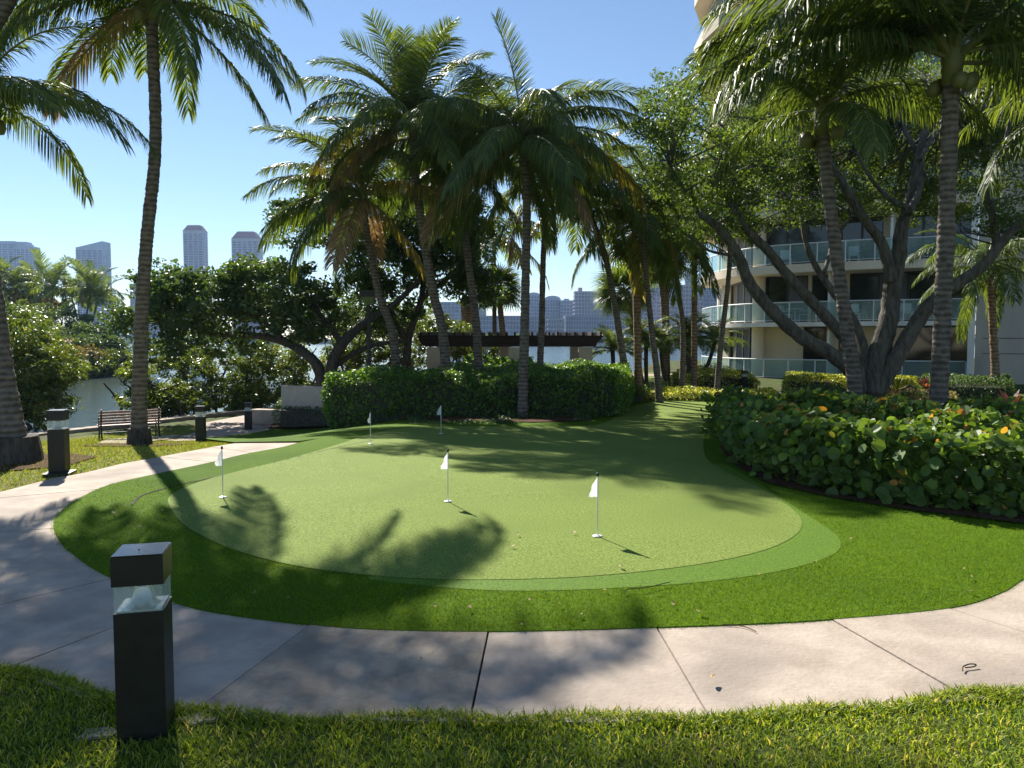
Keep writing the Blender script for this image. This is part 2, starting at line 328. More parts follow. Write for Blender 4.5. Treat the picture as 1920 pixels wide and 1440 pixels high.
# ---------------------------------------------------------------- foliage helpers
def leaf_quads(b, pts, size, rg, up=.5, wid=.55, tint=None, mi=0, szvar=.35, face=None):
    n = len(pts); nrm = nz(rg.normal(size=(n, 3))+np.array((0, 0, up)) + (0 if face is None else face))
    t = nz(np.cross(nrm, rg.normal(size=(n, 3)))); q = np.cross(nrm, t)
    s = (size*(1+szvar*rg.uniform(-1, 1, n)))[:, None]
    V = np.stack((pts-t*s*.5, pts+q*s*wid*.5-nrm*s*.06, pts+t*s*.5, pts-q*s*wid*.5-nrm*s*.06), 1).reshape(-1, 3)
    Fc = np.arange(n*4).reshape(n, 4)
    b.add(V, Fc, mi, rg.uniform(0, 1, n) if tint is None else tint)
def leaf_hex(b, pts, size, rg, up=.5, wid=.8, tint=None, face=None, k=8, fold=.12):
    """rounded leaf made of two halves folded at the midrib"""
    n = len(pts); nrm = nz(rg.normal(size=(n, 3))+np.array((0, 0, up)) + (0 if face is None else face))
    t = nz(np.cross(nrm, rg.normal(size=(n, 3)))); q = np.cross(nrm, t)
    s = (size*(1+.35*rg.uniform(-1, 1, n)))[:, None]
    prof = [(-.5, 0), (-.3, .36), (.05, .5), (.36, .33), (.5, 0)]
    rim = [pts+t*s*a+q*s*wid*c+nrm*s*fold*c*1.4 for a, c in prof]+[pts+t*s*a-q*s*wid*c+nrm*s*fold*c*1.4 for a, c in prof[3:0:-1]]
    V = np.stack(rim, 1).reshape(-1, 3); o = np.arange(n)[:, None]*8
    T = rg.uniform(0, 1, n) if tint is None else tint
    b.add(V, np.concatenate((o+np.array([[0, 1, 2, 3, 4]]), o+np.array([[0, 4, 5, 6, 7]]))), 0, np.concatenate((T, T)))
def ell(px, py, Y, rx, ry, dep):
    c = P(px, py, Y); k = Y/F; return (c, np.array((rx*k, dep, ry*k)))
def cloud(ells, nclump, nleaf, crad, rg, shell=.55, zmin=None):
    vol = np.array([np.prod(e[1])**.7 for e in ells]); pr = vol/vol.sum(); out = []
    k = rg.choice(len(ells), nclump, p=pr)
    d = nz(rg.normal(size=(nclump, 3))); rad = shell+(1-shell)*rg.uniform(0, 1, nclump)**.6
    C = np.array([ells[i][0] for i in k])+d*rad[:, None]*np.array([ells[i][1] for i in k])
    if zmin is not None: C = C[C[:, 2] > zmin]
    idx = rg.integers(0, len(C), nleaf)
    cr = crad*rg.uniform(.5, 1.4, len(C))
    off = nz(rg.normal(size=(nleaf, 3)))*(rg.uniform(0, 1, nleaf)**.45)[:, None]*cr[idx][:, None]*np.array((1, 1, .62))
    tint = np.clip(rg.uniform(0, 1, len(C))[idx]*.45+rg.uniform(0, 1, nleaf)*.55, 0, 1)
    return C[idx]+off, C, tint
def limb(pts, r0, r1, k=8, n=6):
    q = spline(pts, n); return q, np.linspace(1, 0, len(q))**.8*(r0-r1)+r1
def twigs(b, C, src, rg, n, r=.012, jit=.15):
    src = np.array(src)
    for c in C[rg.permutation(len(C))[:n]]:
        s = src[np.argmin(np.linalg.norm(src-c, axis=1)+rg.uniform(0, .6, len(src)))]
        m = (s+c)/2+rg.normal(size=3)*jit
        b.tube(spline([s, m, c], 3), np.linspace(r*1.7, r*.5, 7), 4, cap=False)

def tree(name, label, base, limbs, ells, nclump, nleaf, crad, size, leafmat, bark, seed, group=None, up=.6, ntw=80, hexl=False, wid=.5, shell=.5, zmin=None, twr=.012, cat='tree'):
    rg = np.random.default_rng(seed)
    t = thing(name, base, label, cat, group)
    src = []
    bt = MB()
    for pts, r0, r1 in limbs:
        q, rr = limb(pts, r0, r1); rr = rr*(1+.06*np.sin(np.arange(len(q))*1.9)); bt.tube(q, rr, 10); src += list(q)
    pts, C, tint = cloud(ells, nclump, nleaf, crad, rg, shell, zmin)
    if ntw: twigs(bt, C, src if src else [np.array(base)+np.array((0, 0, .3))], rg, ntw, twr)
    if bt.n: bt.build('trunk', bark, t, smooth=True)
    bl = MB(); leaf_quads(bl, pts, size, rg, up, wid, tint) if not hexl else leaf_hex(bl, pts, size, rg, up, wid, tint)
    c = bl.build('crown', leafmat, t); c['kind'] = 'stuff'
    return t
def polybox(poly, n, rg):
    poly = np.asarray(poly)[:, :2]; x0, y0 = poly.min(0); x1, y1 = poly.max(0); out = np.zeros((0, 2))
    while len(out) < n:
        q = rg.uniform((x0, y0), (x1, y1), (n*2, 2)); out = np.r_[out, q[inside(poly, q[:, 0], q[:, 1])]]
    return out[:n]
def hedge(name, label, poly, ztop, n, size, leafmat, seed, ftop=.45, group=None, cat='hedge', lump=.08, hexl=False, tintf=None, core=True, wid=.6, depthv=.14, up=.5, zb=0.0, corez=.16, ripple=1.0):
    rg = np.random.default_rng(seed); poly = np.asarray(poly)[:, :2]; m = len(poly)
    A = sum(poly[i][0]*poly[(i+1) % m][1]-poly[(i+1) % m][0]*poly[i][1] for i in range(m))
    if A < 0: poly = poly[::-1]
    c0 = poly.mean(0); t = thing(name, (c0[0], c0[1], float(land(*c0))), label, cat, group)
    zt = (lambda x, y: ztop+lump*(np.sin(x*2.3*ripple+seed)+np.sin(y*2.9*ripple+x*1.1)*.8+.6*np.sin(x*6.1+y*5.3)))
    nt_ = int(n*ftop); q = polybox(poly, nt_, rg)
    z = zt(q[:, 0], q[:, 1])-np.abs(rg.normal(0, depthv, nt_)); top = np.c_[q, z]
    e = np.roll(poly, -1, 0)-poly; L_ = np.hypot(e[:, 0], e[:, 1]); ns = n-nt_
    k = rg.choice(m, ns, p=L_/L_.sum()); s = rg.uniform(0, 1, ns)
    xy = poly[k]+e[k]*s[:, None]; nr = np.c_[e[:, 1], -e[:, 0]]/L_[:, None]
    zz = land(xy[:, 0], xy[:, 1])+zb; h = zt(xy[:, 0], xy[:, 1])-zz; v = rg.uniform(0, 1, ns)
    bulge = .09*np.sin(xy[:, 0]*3+seed)*np.cos(v*5)+.10*np.sin(v*3.1)-.05
    xy = xy+nr[k]*(bulge-np.abs(rg.normal(0, depthv, ns)))[:, None]
    sd = np.c_[xy, zz+h*v]
    pts = np.r_[top, sd]; face = np.r_[np.tile((0, 0, .8), (nt_, 1)), np.c_[nr[k]*.7, np.full(ns, .2)]]
    tint = rg.uniform(0, 1, n)
    if tintf is not None: tint = tintf(pts, tint, rg)
    if core:
        cc = poly.mean(0); dv = poly-cc; ln = np.hypot(dv[:, 0], dv[:, 1])[:, None]; ip = cc+dv*(1-.2/np.maximum(ln, .4))
        bc = MB(); bc.prism([tuple(x) for x in ip], [float(land(*x)) for x in ip], ztop-corez-lump); bc.build('dark_core', M['bark_dark'], t)  # solid dark block added inside so the leaf shell is not see-through
    b = MB()
    (leaf_hex if hexl else leaf_quads)(b, pts, size, rg, up, wid, tint, face=face)
    o = b.build('foliage', leafmat, t); o['kind'] = 'stuff'
    return t, pts

# ---------------------------------------------------------------- palms
def frond_mesh(el0, bend, Lr, nl, ll, seed, mat, hang=1.0, wl=.032, vee=.35, name='frond'):
    rg = np.random.default_rng(seed); n = 16; ds = Lr/n
    ang = R(el0)-R(bend)*(np.linspace(0, 1, n+1)**1.35); side_b = rg.uniform(-.25, .25)
    pts = [np.zeros(3)]
    for k in range(n):
        pts.append(pts[-1]+ds*np.array((math.cos(ang[k])*math.cos(side_b*k/n), math.cos(ang[k])*math.sin(side_b*k/n), math.sin(ang[k]))))
    pts = np.array(pts); b = MB()
    b.tube(pts, np.linspace(.038, .006, n+1)*(Lr/3.6), 5, mi=1, cap=False)
    T = nz(np.gradient(pts, axis=0)); tt = np.linspace(.13, .995, nl)
    for sgn in (-1, 1):
        t = np.clip(tt+rg.normal(0, .004, nl), 0, 1); f = t*n; i0 = np.minimum(f.astype(int), n-1); fr = (f-i0)[:, None]
        p0 = pts[i0]*(1-fr)+pts[i0+1]*fr; tg = nz(T[i0]*(1-fr)+T[i0+1]*fr)
        lat = nz(np.cross(tg, (0, 0, 1.0)))*sgn; upv = nz(np.cross(lat*sgn, tg)); upv = np.where(upv[:, 2:3] < 0, -upv, upv)
        ln = ll*(.45+.55*np.sin(np.clip((t-.02)*1.05, 0, 1)*math.pi)**.6)*rg.uniform(.82, 1.1, nl); ln = ln*np.where(rg.uniform(0, 1, nl) < .04, .3, 1)
        fwd = (.35+.75*t)[:, None]; d = nz(lat+tg*fwd+upv*vee+rg.normal(0, .07, (nl, 3)))
        seg = 3; rows = [p0]; cur = p0; dirs = []
        for sgi in range(seg):
            g = hang*(.22+.55*sgi)*(1+.25*rg.normal(size=nl))
            dd = nz(d+np.array((0, 0, -1.0))*g[:, None]); cur = cur+dd*(ln/seg)[:, None]; rows.append(cur); dirs.append(dd)
        wd = nz(np.cross(dirs[1], upv+rg.normal(0, .35, (nl, 3))))
        ws = [wl*.5, wl, wl*.75, wl*.1]; V = []
        for r_, w_ in zip(rows, ws): V += [r_-wd*w_/2, r_+wd*w_/2]
        V = np.stack(V, 1).reshape(-1, 3); o = np.arange(nl)[:, None]*8
        tn = rg.uniform(0, 1, nl)
        Fc = np.concatenate([o+np.array([[0, 1, 3, 2]])+2*s_ for s_ in range(seg)])
        b.add(V, Fc, 0, np.concatenate([tn]*seg))
    o = b.build(name, [mat, M['rachis']], org=(0, 0, 0)); me = o.data; bpy.data.objects.remove(o); return me
CLS = [(84, 26), (72, 48), (58, 70), (42, 82), (26, 84), (8, 76), (-14, 62), (-38, 40)]
FRC = {}
def frond(cl, var, matk, fine):
    key = (cl, var, matk, fine)
    if key not in FRC:
        el, be = CLS[cl]; nl = {2: 125, 1: 76, 0: 34}[fine]; wl = {2: .030, 1: .040, 0: .075}[fine]
        hang = (.2, .3, .55, 1.1, 1.6, 1.9, 1.9, 1.8)[cl]*(1, .8, 1.25)[var % 3]
        FRC[key] = frond_mesh(el+(-4, 5, 0)[var % 3], be*(1, .85, 1.15)[var % 3], 3.6, nl, .88, 100+cl*7+var, M[matk], hang, wl, vee=.5 if cl < 3 else .3)
    return FRC[key]
def palm(label, pts, r0, r1, crown=1.0, nf=20, seed=1, fine=1, classes=(0, 6), old=.12, dead=.05, group='coconut palms', mat='trunk_grey', base=None, azs=None, extra=(), name='coconut_palm', nuts=False):
    rg = np.random.default_rng(seed); q = spline(pts, 10); z = q[-1]-q[0]
    t = thing(name, q[0], label, 'palm tree', group)
    s = np.linspace(0, 1, len(q)); r0 = r0*.86; r1 = r1*.80; rr = r1+(r0-r1)*(1-s)**2.4
    n2 = len(q)*5; si = np.linspace(0, len(q)-1, n2); qq = np.stack([np.interp(si, np.arange(len(q)), q[:, c]) for c in range(3)], 1); r2 = np.interp(si, np.arange(len(q)), rr)
    r2 = r2*(1+.03*((np.arange(n2) % 3) == 0)+.03*rg.normal(size=n2)+.03*np.sin(np.arange(n2)*.37+seed))
    b = MB(); b.tube(qq, r2, 12); b.build('trunk', M[mat], t, smooth=True)
    top = q[-1]-q[0]
    b = MB(); b.tube([q[-1]-(0, 0, .25), q[-1]+(0, 0, .1), q[-1]+(0, 0, .5*crown), q[-1]+(0, 0, .9*crown)], [r1*1.1, r1*1.35, r1*.9, .02], 9); b.build('crown_shaft', M['rachis'], t, smooth=True)
    c0, c1 = classes
    lst = []
    for k in range(nf):
        u = (k+.5)/nf; cl = int(round(c0+(c1-c0)*u**1.1+rg.uniform(-.4, .4))); cl = max(0, min(7, cl))
        az = azs[k % len(azs)] if azs else k*137.5+rg.uniform(-14, 14)
        lst.append((cl, az, crown*rg.uniform(.86, 1.08)*(.8 if cl == 0 else 1)))
    lst += list(extra)
    for k, (cl, az, s_) in enumerate(lst):
        mk = 'frond'
        if cl >= 5 and rg.uniform() < old*.75: mk = 'frond_old'
        if cl >= 6 and rg.uniform() < dead*4: mk = 'frond_dead'
        me = frond(cl, int(rg.integers(0, 3)), mk, fine)
        o = bpy.data.objects.new('frond', me); col.objects.link(o); o.parent = t
        o.location = tuple(top+np.array((0, 0, .12+.05*rg.normal()))); o.rotation_euler = (rg.normal()*.16, rg.normal()*.07, R(az)); o.scale = (s_, s_*rg.uniform(.9, 1.1), s_)
        if mk == 'frond_old': o['label'] = 'yellowing old frond'
        if mk == 'frond_dead': o['label'] = 'dry brown frond'
    if nuts:
        for k in range(5):
            a = rg.uniform(0, 6.28); b = MB(); b.lathe([(0, -.12), (.08, -.09), (.11, 0), (.08, .09), (0, .12)], tuple(q[-1]+np.array((math.cos(a)*.25, math.sin(a)*.25, -.15-rg.uniform(0, .2)))), 8)
            b.build('coconut', M['rachis'], t, smooth=True)
    return t
def pp(lst, Y0, Y1=None):
    """picture points at a depth (slightly changing along the stem)"""
    Y1 = Y0 if Y1 is None else Y1; n = len(lst)
    return [P(x, y, Y0+(Y1-Y0)*i/(n-1)) for i, (x, y) in enumerate(lst)]
def fan_mesh(Lp, Lf, seed, mat, n=26, wl=.05):
    rg = np.random.default_rng(seed); b = MB()
    pts = np.array([(Lp*u, 0, -.10*Lp*u*u) for u in np.linspace(0, 1, 5)]); b.tube(pts, np.linspace(.02, .01, 5), 4, mi=1, cap=False)
    c = pts[-1]
    for k in range(n):
        a = R(-125+250*k/(n-1)); d = np.array((math.cos(a), math.sin(a), .12*math.cos(a*3))); d = nz(d); ln = Lf*(.75+.25*math.cos(a/2))*rg.uniform(.9, 1.1)
        w_ = np.array((-math.sin(a), math.cos(a), 0)); m = c+d*ln*.55; e = c+d*ln+np.array((0, 0, -.28*ln))
        V = [c-w_*wl*.2, c+w_*wl*.2, m+w_*wl*.6, m-w_*wl*.6, e+w_*.004, e-w_*.004]
        b.add(V, np.array([(0, 1, 2, 3), (3, 2, 4, 5)]), 0, rg.uniform())
    o = b.build('fan_leaf', [mat, M['rachis']], org=(0, 0, 0)); me = o.data; bpy.data.objects.remove(o); return me
FAN = []
def fan_palm(label, pts, r0, r1, size, seed, mat='trunk_tan', n=40, grp='fan palms'):
    if not FAN: FAN.extend([fan_mesh(.7, .75, s, M['frond']) for s in (1, 2, 3)])
    rg = np.random.default_rng(seed); q = spline(pts, 8)
    t = thing('fan_palm', q[0], label, 'palm tree', grp)
    b = MB(); rr = np.linspace(r0, r1, len(q))*(1+.10*(np.arange(len(q)) % 2)); b.tube(q, rr, 9); b.build('trunk', M[mat], t, smooth=True)
    for k in range(n):
        o = bpy.data.objects.new('fan_leaf', FAN[k % 3]); col.objects.link(o); o.parent = t
        o.location = tuple(q[-1]-q[0]); u = (k+.5)/n
        o.rotation_euler = (rg.uniform(-.4, .4), R(-75+125*u**.8), R(k*137.5)); s = size*rg.uniform(.85, 1.1); o.scale = (s, s, s)
    return t

# ================================================================ SETTING: path, turf, lawns
def gp(lst, off=0.05): return np.array([G(x, y, off)[:2] for x, y in lst])
def mpx(px, dep): return np.array(((px-960)/F*dep, dep))
inner_px = [(2300, 930), (2120, 985), (1990, 1045), (1920, 1085), (1875, 1112), (1780, 1140), (1560, 1161), (1400, 1170), (1232, 1176), (1080, 1181), (915, 1184), (720, 1181), (580, 1171), (430, 1152), (330, 1130), (208, 1084), (150, 1050), (115, 1018), (100, 985), (113, 960), (150, 934), (205, 909), (290, 889), (385, 869), (460, 851), (530, 838), (559, 830)]
outer_px = [(2700, 960), (2500, 1060), (2320, 1180), (2120, 1270), (1920, 1303), (1820, 1310), (1560, 1328), (1330, 1342), (1100, 1352), (880, 1352), (640, 1348), (365, 1332), (180, 1308), (60, 1272), (0, 1256), (-200, 1235), (-420, 1200), (-560, 1130), (-560, 1060), (-450, 1000), (-250, 955), (-90, 937), (0, 922), (90, 899), (165, 884), (232, 868), (300, 856), (370, 843), (440, 831)]
inner = spline(gp(inner_px), 6); outer = spline(gp(outer_px), 6)
joints = [((1990, 1045), (2450, 1100)), ((1775, 1141), (2010, 1215)), ((1557, 1161), (1825, 1310)), ((1232, 1176), (1330, 1342)), ((915, 1184), (880, 1352)), ((580, 1171), (365, 1332)), ((330, 1130), (-20, 1258)), ((208, 1084), (-330, 1215)), ((112, 1040), (-520, 1120)), ((100, 990), (-560, 1030)), ((190, 916), (-250, 955)), ((290, 889), (120, 893)), ((400, 866), (300, 856)), ((480, 848), (400, 838))]
def near_i(poly, px):
    g = G(*px, .05)[:2]; return int(np.argmin(np.hypot(poly[:, 0]-g[0], poly[:, 1]-g[1])))
sw = thing('sidewalk', (0, 4, 0), None, None); sw['kind'] = 'structure'
cuts = [(0, 0)]+[(near_i(inner, a), near_i(outer, c)) for a, c in joints]+[(len(inner)-1, len(outer)-1)]
SLABS = []
for k in range(len(cuts)-1):
    (a0, c0), (a1, c1) = cuts[k], cuts[k+1]
    if a1 <= a0 or c1 <= c0: continue
    pi = inner[a0:a1+1].copy(); po = outer[c0:c1+1].copy()
    def shr(p, q, f):  # open the joint
        d = nz(q-p); return p+d*f
    g = .0045 if k != 4 else .0065
    for arr, en in ((pi, 0), (pi, -1), (po, 0), (po, -1)):
        nxt = arr[1] if en == 0 else arr[-2]; arr[en] = shr(arr[en], nxt, min(g, .4*np.hypot(*(nxt-arr[en]))))
    poly = np.r_[pi, po[::-1]]; SLABS.append(poly)
    mt = M['concrete_warm'] if k == 5 else M['concrete']
    drape('paving_slab', poly, .045+.002*((k*7) % 3), mt, .6, sw, skirt=.10)
jp = np.r_[inner, outer[::-1]]
o = drape('joint_fill', jp, .028, M['joint'], .5, sw)
# turf
turf_px = inner_px+[(600, 822), (560, 812), (515, 802), (640, 797), (800, 786), (1000, 790), (1105, 790), (1120, 775), (1170, 758), (1250, 746), (1340, 748), (1420, 800), (1420, 860), (1560, 900), (1700, 925), (1920, 930), (2200, 930)]
TURF = np.r_[inner, gp(turf_px[len(inner_px):])]
tag(drape('turf_fringe', TURF, .052, M['turf_fringe'], .25, skirt=.05), kind='structure')
green_px = [(325, 926), (316, 945), (345, 985), (420, 1025), (520, 1055), (640, 1075), (800, 1087), (960, 1088), (1120, 1081), (1280, 1064), (1400, 1042), (1470, 1018), (1503, 990), (1490, 960), (1430, 918), (1360, 885), (1320, 850), (1326, 800), (1340, 762), (1300, 752), (1245, 751), (1180, 764), (1158, 779), (1120, 797), (1000, 800), (860, 800), (760, 803), (690, 816), (640, 832), (560, 856), (440, 886), (370, 906)]
GREEN = spline(gp(green_px), 5, True)
collar_px = [(690, 1085), (800, 1100), (960, 1109), (1150, 1104), (1340, 1090), (1480, 1068), (1560, 1042), (1577, 1018), (1557, 995), (1500, 958), (1450, 925), (1410, 900), (1350, 870), (1300, 900), (1300, 1000), (1000, 1060), (800, 1075)]
COLLAR = spline(gp(collar_px), 5, True)
tag(drape('turf_collar', COLLAR, .055, M['turf_collar'], .25), kind='structure')
tag(drape('putting_green', GREEN, .058, M['turf_green'], .25), kind='structure')
# seam cut in the fringe
for pts in ([(247, 948), (262, 932), (290, 922), (330, 911), (400, 896), (480, 877), (560, 857), (640, 838), (700, 826)],):
    q = spline(gp(pts), 6); d = nz(np.gradient(q, axis=0)); nr = np.c_[-d[:, 1], d[:, 0]]*.014
    tag(drape('turf_seam', np.r_[q+nr, (q-nr)[::-1]], .058, M['joint'], .5), kind='structure')
# lawns
lawn1_px = [(440, 831), (370, 843), (300, 856), (232, 868), (165, 884), (90, 899), (0, 922), (-90, 937), (-250, 955), (-300, 940), (-300, 850), (-100, 835), (60, 826), (190, 812), (300, 800), (385, 792), (395, 806), (330, 822), (400, 826)]
LAWN1 = gp(lawn1_px)
M['lawn'] = noise_mat('lawn', (.10, .13, .02), (.20, .22, .035), 14, .9, .15, .7, 120, 6, c3=(.14, .12, .03), s3=1.0, bdist=.02)
M['lawn2'] = noise_mat('lawn2', (.04, .075, .012), (.09, .13, .025), 18, .9, .15, .7, 120, 6, c3=(.10, .09, .03), s3=1.5, bdist=.02)
lw = drape('lawn', LAWN1, .012, M['lawn'], .4); tag(lw, kind='structure')
LAWN0 = np.array([(-7.5, 1.0), (9, 1.0), (9, 5.3)]+[tuple(p) for p in outer[near_i(outer, (2500, 1060)):near_i(outer, (-420, 1200))+1]]+[(-7.5, 4.3)])
tag(drape('lawn', LAWN0, .034, M['lawn2'], .4), kind='structure')
LAWN2 = gp([(1140, 716), (1240, 713), (1330, 711), (1345, 700), (1250, 697), (1130, 699)])
tag(drape('lawn', LAWN2, .012, M['lawn'], .6), kind='structure')
tag(drape('sidewalk', gp([(1150, 704), (1235, 704), (1300, 699), (1300, 697), (1230, 701), (1150, 701.5)]), .03, M['paver'], .6), kind='structure')
# mulch beds
def bed(px, off=.075): tag(drape('mulch_bed', gp(px), off, M['mulch'], .4), kind='structure')
bed([(1340, 790), (1352, 845), (1372, 872), (1440, 908), (1560, 935), (1700, 958), (1920, 985), (2200, 1000), (2500, 900), (2300, 800), (1920, 760), (1500, 744), (1345, 750)], .072)
bed([(500, 803), (640, 799), (800, 789), (1000, 793), (1108, 790), (1120, 773), (1180, 757), (1180, 735), (1120, 725), (800, 730), (600, 750), (520, 790)], .070)
def ring_bed(c, r, seed, off=.03):
    rg = np.random.default_rng(seed); a = np.linspace(0, 6.283, 18, endpoint=False)
    tag(drape('mulch_ring', np.c_[c[0]+r*np.cos(a)*rg.uniform(.85, 1.15, 18), c[1]+r*np.sin(a)*rg.uniform(.85, 1.15, 18)], off, M['mulch'], .3), kind='structure')
# plaza and path to the seawall
tag(drape('plaza', gp([(385, 791), (457, 778), (530, 768), (600, 775), (600, 792), (515, 803), (470, 812), (440, 818), (395, 823), (330, 825), (300, 823), (370, 808)]), .03, M['paver'], .5), kind='structure')
tag(drape('bench_pad', gp([(183, 829), (200, 822), (330, 814), (345, 818), (250, 829)]), .03, M['concrete'], .5), kind='structure')
tag(drape('ground_cover', gp([(380, 822), (470, 812), (520, 803), (620, 800), (650, 815), (560, 827), (440, 829)]), .05, M['turf_fringe'], .5), kind='structure')

# ---------------------------------------------------------------- grass blades
def blades(name, P2, h, wdt, mat, seed, off, lean=.5, label=None, kink=True):
    rg = np.random.default_rng(seed); n = len(P2); z = land(P2[:, 0], P2[:, 1])+off
    p0 = np.c_[P2, z]; a = rg.uniform(0, 6.283, n); wv = np.c_[np.cos(a), np.sin(a), np.zeros(n)]
    a2 = rg.uniform(0, 6.283, n); ln = rg.uniform(.2, 1, n)*lean
    hh = h*rg.uniform(.55, 1.25, n)
    d1 = nz(np.c_[np.cos(a2)*ln*.6, np.sin(a2)*ln*.6, np.ones(n)]); d2 = nz(np.c_[np.cos(a2)*ln*2, np.sin(a2)*ln*2, np.ones(n)*.7])
    w2 = (wdt*rg.uniform(.7, 1.3, n))[:, None]; tint = rg.uniform(0, 1, n); b = MB()
    if kink:
        m_ = p0+d1*hh[:, None]*.5; e = m_+d2*hh[:, None]*.5
        V = np.stack((p0-wv*w2*.4, p0+wv*w2*.4, m_+wv*w2*.5, m_-wv*w2*.5, e), 1).reshape(-1, 3); o = np.arange(n)[:, None]*5
        b.add(V, o+np.array([[0, 1, 2, 3]]), 0, tint); b.add(np.zeros((0, 3)), np.zeros((0, 3), int)) if False else None
        b.F.append((o+np.array([[3, 2, 4]]), 0)); b.T.append(tint)
    else:
        e = p0+nz(d1+d2)*hh[:, None]
        V = np.stack((p0-wv*w2*.5, p0+wv*w2*.5, e), 1).reshape(-1, 3); b.add(V, np.arange(n*3).reshape(n, 3), 0, tint)
    return tag(b.build(name, mat), label, 'grass' if label else None, kind='stuff')
rg = np.random.default_rng(3)
q = rg.uniform((-3.6, 1.6), (4.2, 5.0), (150000, 2)); q = q[inside(LAWN0, q[:, 0], q[:, 1])]
blades('grass', q, .050, .0058, M['grass_blade'], 11, .03, 1.0, 'coarse green grass in the foreground strip below the sidewalk')
# blades spilling over the sidewalk edge
e0 = near_i(outer, (1990, 1295)); e1 = near_i(outer, (-120, 1240)); ed = outer[e0:e1]
k = rg.integers(0, len(ed)-1, 9000); q = ed[k]+(ed[k+1]-ed[k])*rg.uniform(0, 1, (9000, 1)); q[:, 1] += .045-np.abs(rg.normal(0, .05, 9000))+.05*np.sin(q[:, 0]*2.3)*np.sin(q[:, 0]*5.1)
blades('grass', q, .06, .006, M['grass_blade'], 12, .03, 1.3, 'ragged grass edge overhanging the near side of the sidewalk')
q = rg.uniform((-13, 7.5), (-3.5, 24), (150000, 2)); q = q[inside(LAWN1, q[:, 0], q[:, 1])]; q = q[rg.uniform(0, 1, len(q)) < np.clip(11/q[:, 1], 0, 1)]
blades('grass', q, .05, .014, M['lawn_blade'], 13, .008, 1.1, 'sunlit yellow green lawn between the path and the seawall', kink=False)
q = rg.uniform((-5.5, 4.1), (6.5, 9.0), (420000, 2)); q = q[inside(TURF, q[:, 0], q[:, 1]) & ~inside(COLLAR, q[:, 0], q[:, 1]) & ~inside(GREEN, q[:, 0], q[:, 1])]
q = q[rg.uniform(0, 1, len(q)) < np.clip((4.9/q[:, 1])**2.2, 0, 1)]
blades('turf_pile', q, .026, .0042, M['turf_blade'], 14, .05, 1.0, 'bright artificial turf pile ringing the putting green', kink=False)
k = rg.integers(0, len(inner)-1, 26000); q = inner[k]+(inner[k+1]-inner[k])*rg.uniform(0, 1, (26000, 1))+rg.normal(0, .010, (26000, 2)); q = q[q[:, 1] < 9]
blades('turf_pile', q, .032, .004, M['turf_blade'], 15, .03, 1.2, 'frayed artificial turf edge along the curved sidewalk', kink=False)

# ================================================================ golf flags
flag_px = [(1120, 1005), (840, 940), (418, 932), (695, 832), (827, 813)]
flag_lab = ['nearest putting flag, white, standing right of centre on the green', 'white putting flag in the middle of the green', 'white putting flag near the left rim of the green above the black bollard',
            'white putting flag on the far left of the green below the low shrubs', 'farthest putting flag, bluish white, in front of the tall hedge']
flag_dir = [200, 215, 230, 250, 190]
for i, (px, py) in enumerate(flag_px):
    g = G(px, py, .061)
    t = thing('putting_flag', g, flag_lab[i], 'flag', 'putting flags on the green')
    b = MB(); b.tube([g, g+np.array((0, 0, .53))], .0055, 8); b.build('pole', M['white_paint'], t, smooth=True)
    b = MB(); b.lathe([(0, 0), (.040, 0), (.042, .003), (.038, .006), (.012, .012), (0, .014)], g, 20); b.build('cup_disc', M['white_paint'], t, smooth=False)
    b = MB(); b.lathe([(0, .505), (.010, .505), (.012, .515), (.010, .532), (0, .535)], g, 10); b.build('pole_cap', M['black_plastic'], t, smooth=True)
    a = R(flag_dir[i]); b = MB(); nx_, nz_ = 9, 9; V = []
    for u in np.linspace(0, 1, nx_):
        for v in np.linspace(0, 1, nz_):
            top_ = .50-.17*v*(1-.55*u); drop = -.13*u**1.1-.02*u*v
            r = .10*u*(1-.25*u); wob = .016*math.sin(u*9+v*2+i)*u
            V.append((g[0]+math.cos(a)*r-math.sin(a)*wob, g[1]+math.sin(a)*r+math.cos(a)*wob, g[2]+.0+top_+drop*(.6+.4*(1-v))))
    ii, jj = np.meshgrid(np.arange(nx_-1), np.arange(nz_-1), indexing='ij'); ii = ii.ravel(); jj = jj.ravel()
    b.add(V, np.stack((ii*nz_+jj, (ii+1)*nz_+jj, (ii+1)*nz_+jj+1, ii*nz_+jj+1), 1)); b.build('flag_cloth', M['flag_cloth'], t, smooth=True)

# ================================================================ bollard lights
def bollard_proto():
    t = thing('bollard_light', (0, 0, 0), '', 'bollard light', 'square bollard lights along the path')
    W = .19; H = .82
    b = MB(); b.box((0, 0, .275), (W, W, .61)); b.build('post', M['bronze'], t)
    b = MB(); b.box((0, 0, H-.065), (W+.008, W+.008, .122)); b.build('cap_body', M['bronze'], t)
    b = MB(); b.box((0, 0, H-.001), (W+.003, W+.003, .004)); b.build('cap_top', M['cap_metal'], t)
    b = MB(); b.lathe([(0, 0), (.003, 0), (.003, .003), (0, .003)], (-.01, -.01, H+.001), 8); b.build('screw', M['black_plastic'], t)
    for k in range(4):
        a = k*math.pi/2; b = MB(); b.box((math.cos(a)*(W/2-.004), math.sin(a)*(W/2-.004), .641), (.004, W-.012, .118), a); b.build('lens_panel', M['clear'], t)
    b = MB(); b.box((0, 0, .585), (W-.02, W-.02, .006)); b.build('lens_tray', M['reflector'], t)
    b = MB(); b.lathe([(.07, .588), (.055, .60), (.042, .63), (.034, .665), (.03, .697), (0, .697)], (0, 0, 0), 20); b.build('reflector_cone', M['reflector'], t, smooth=True)
    return t
proto = bollard_proto(); index_kids(proto)
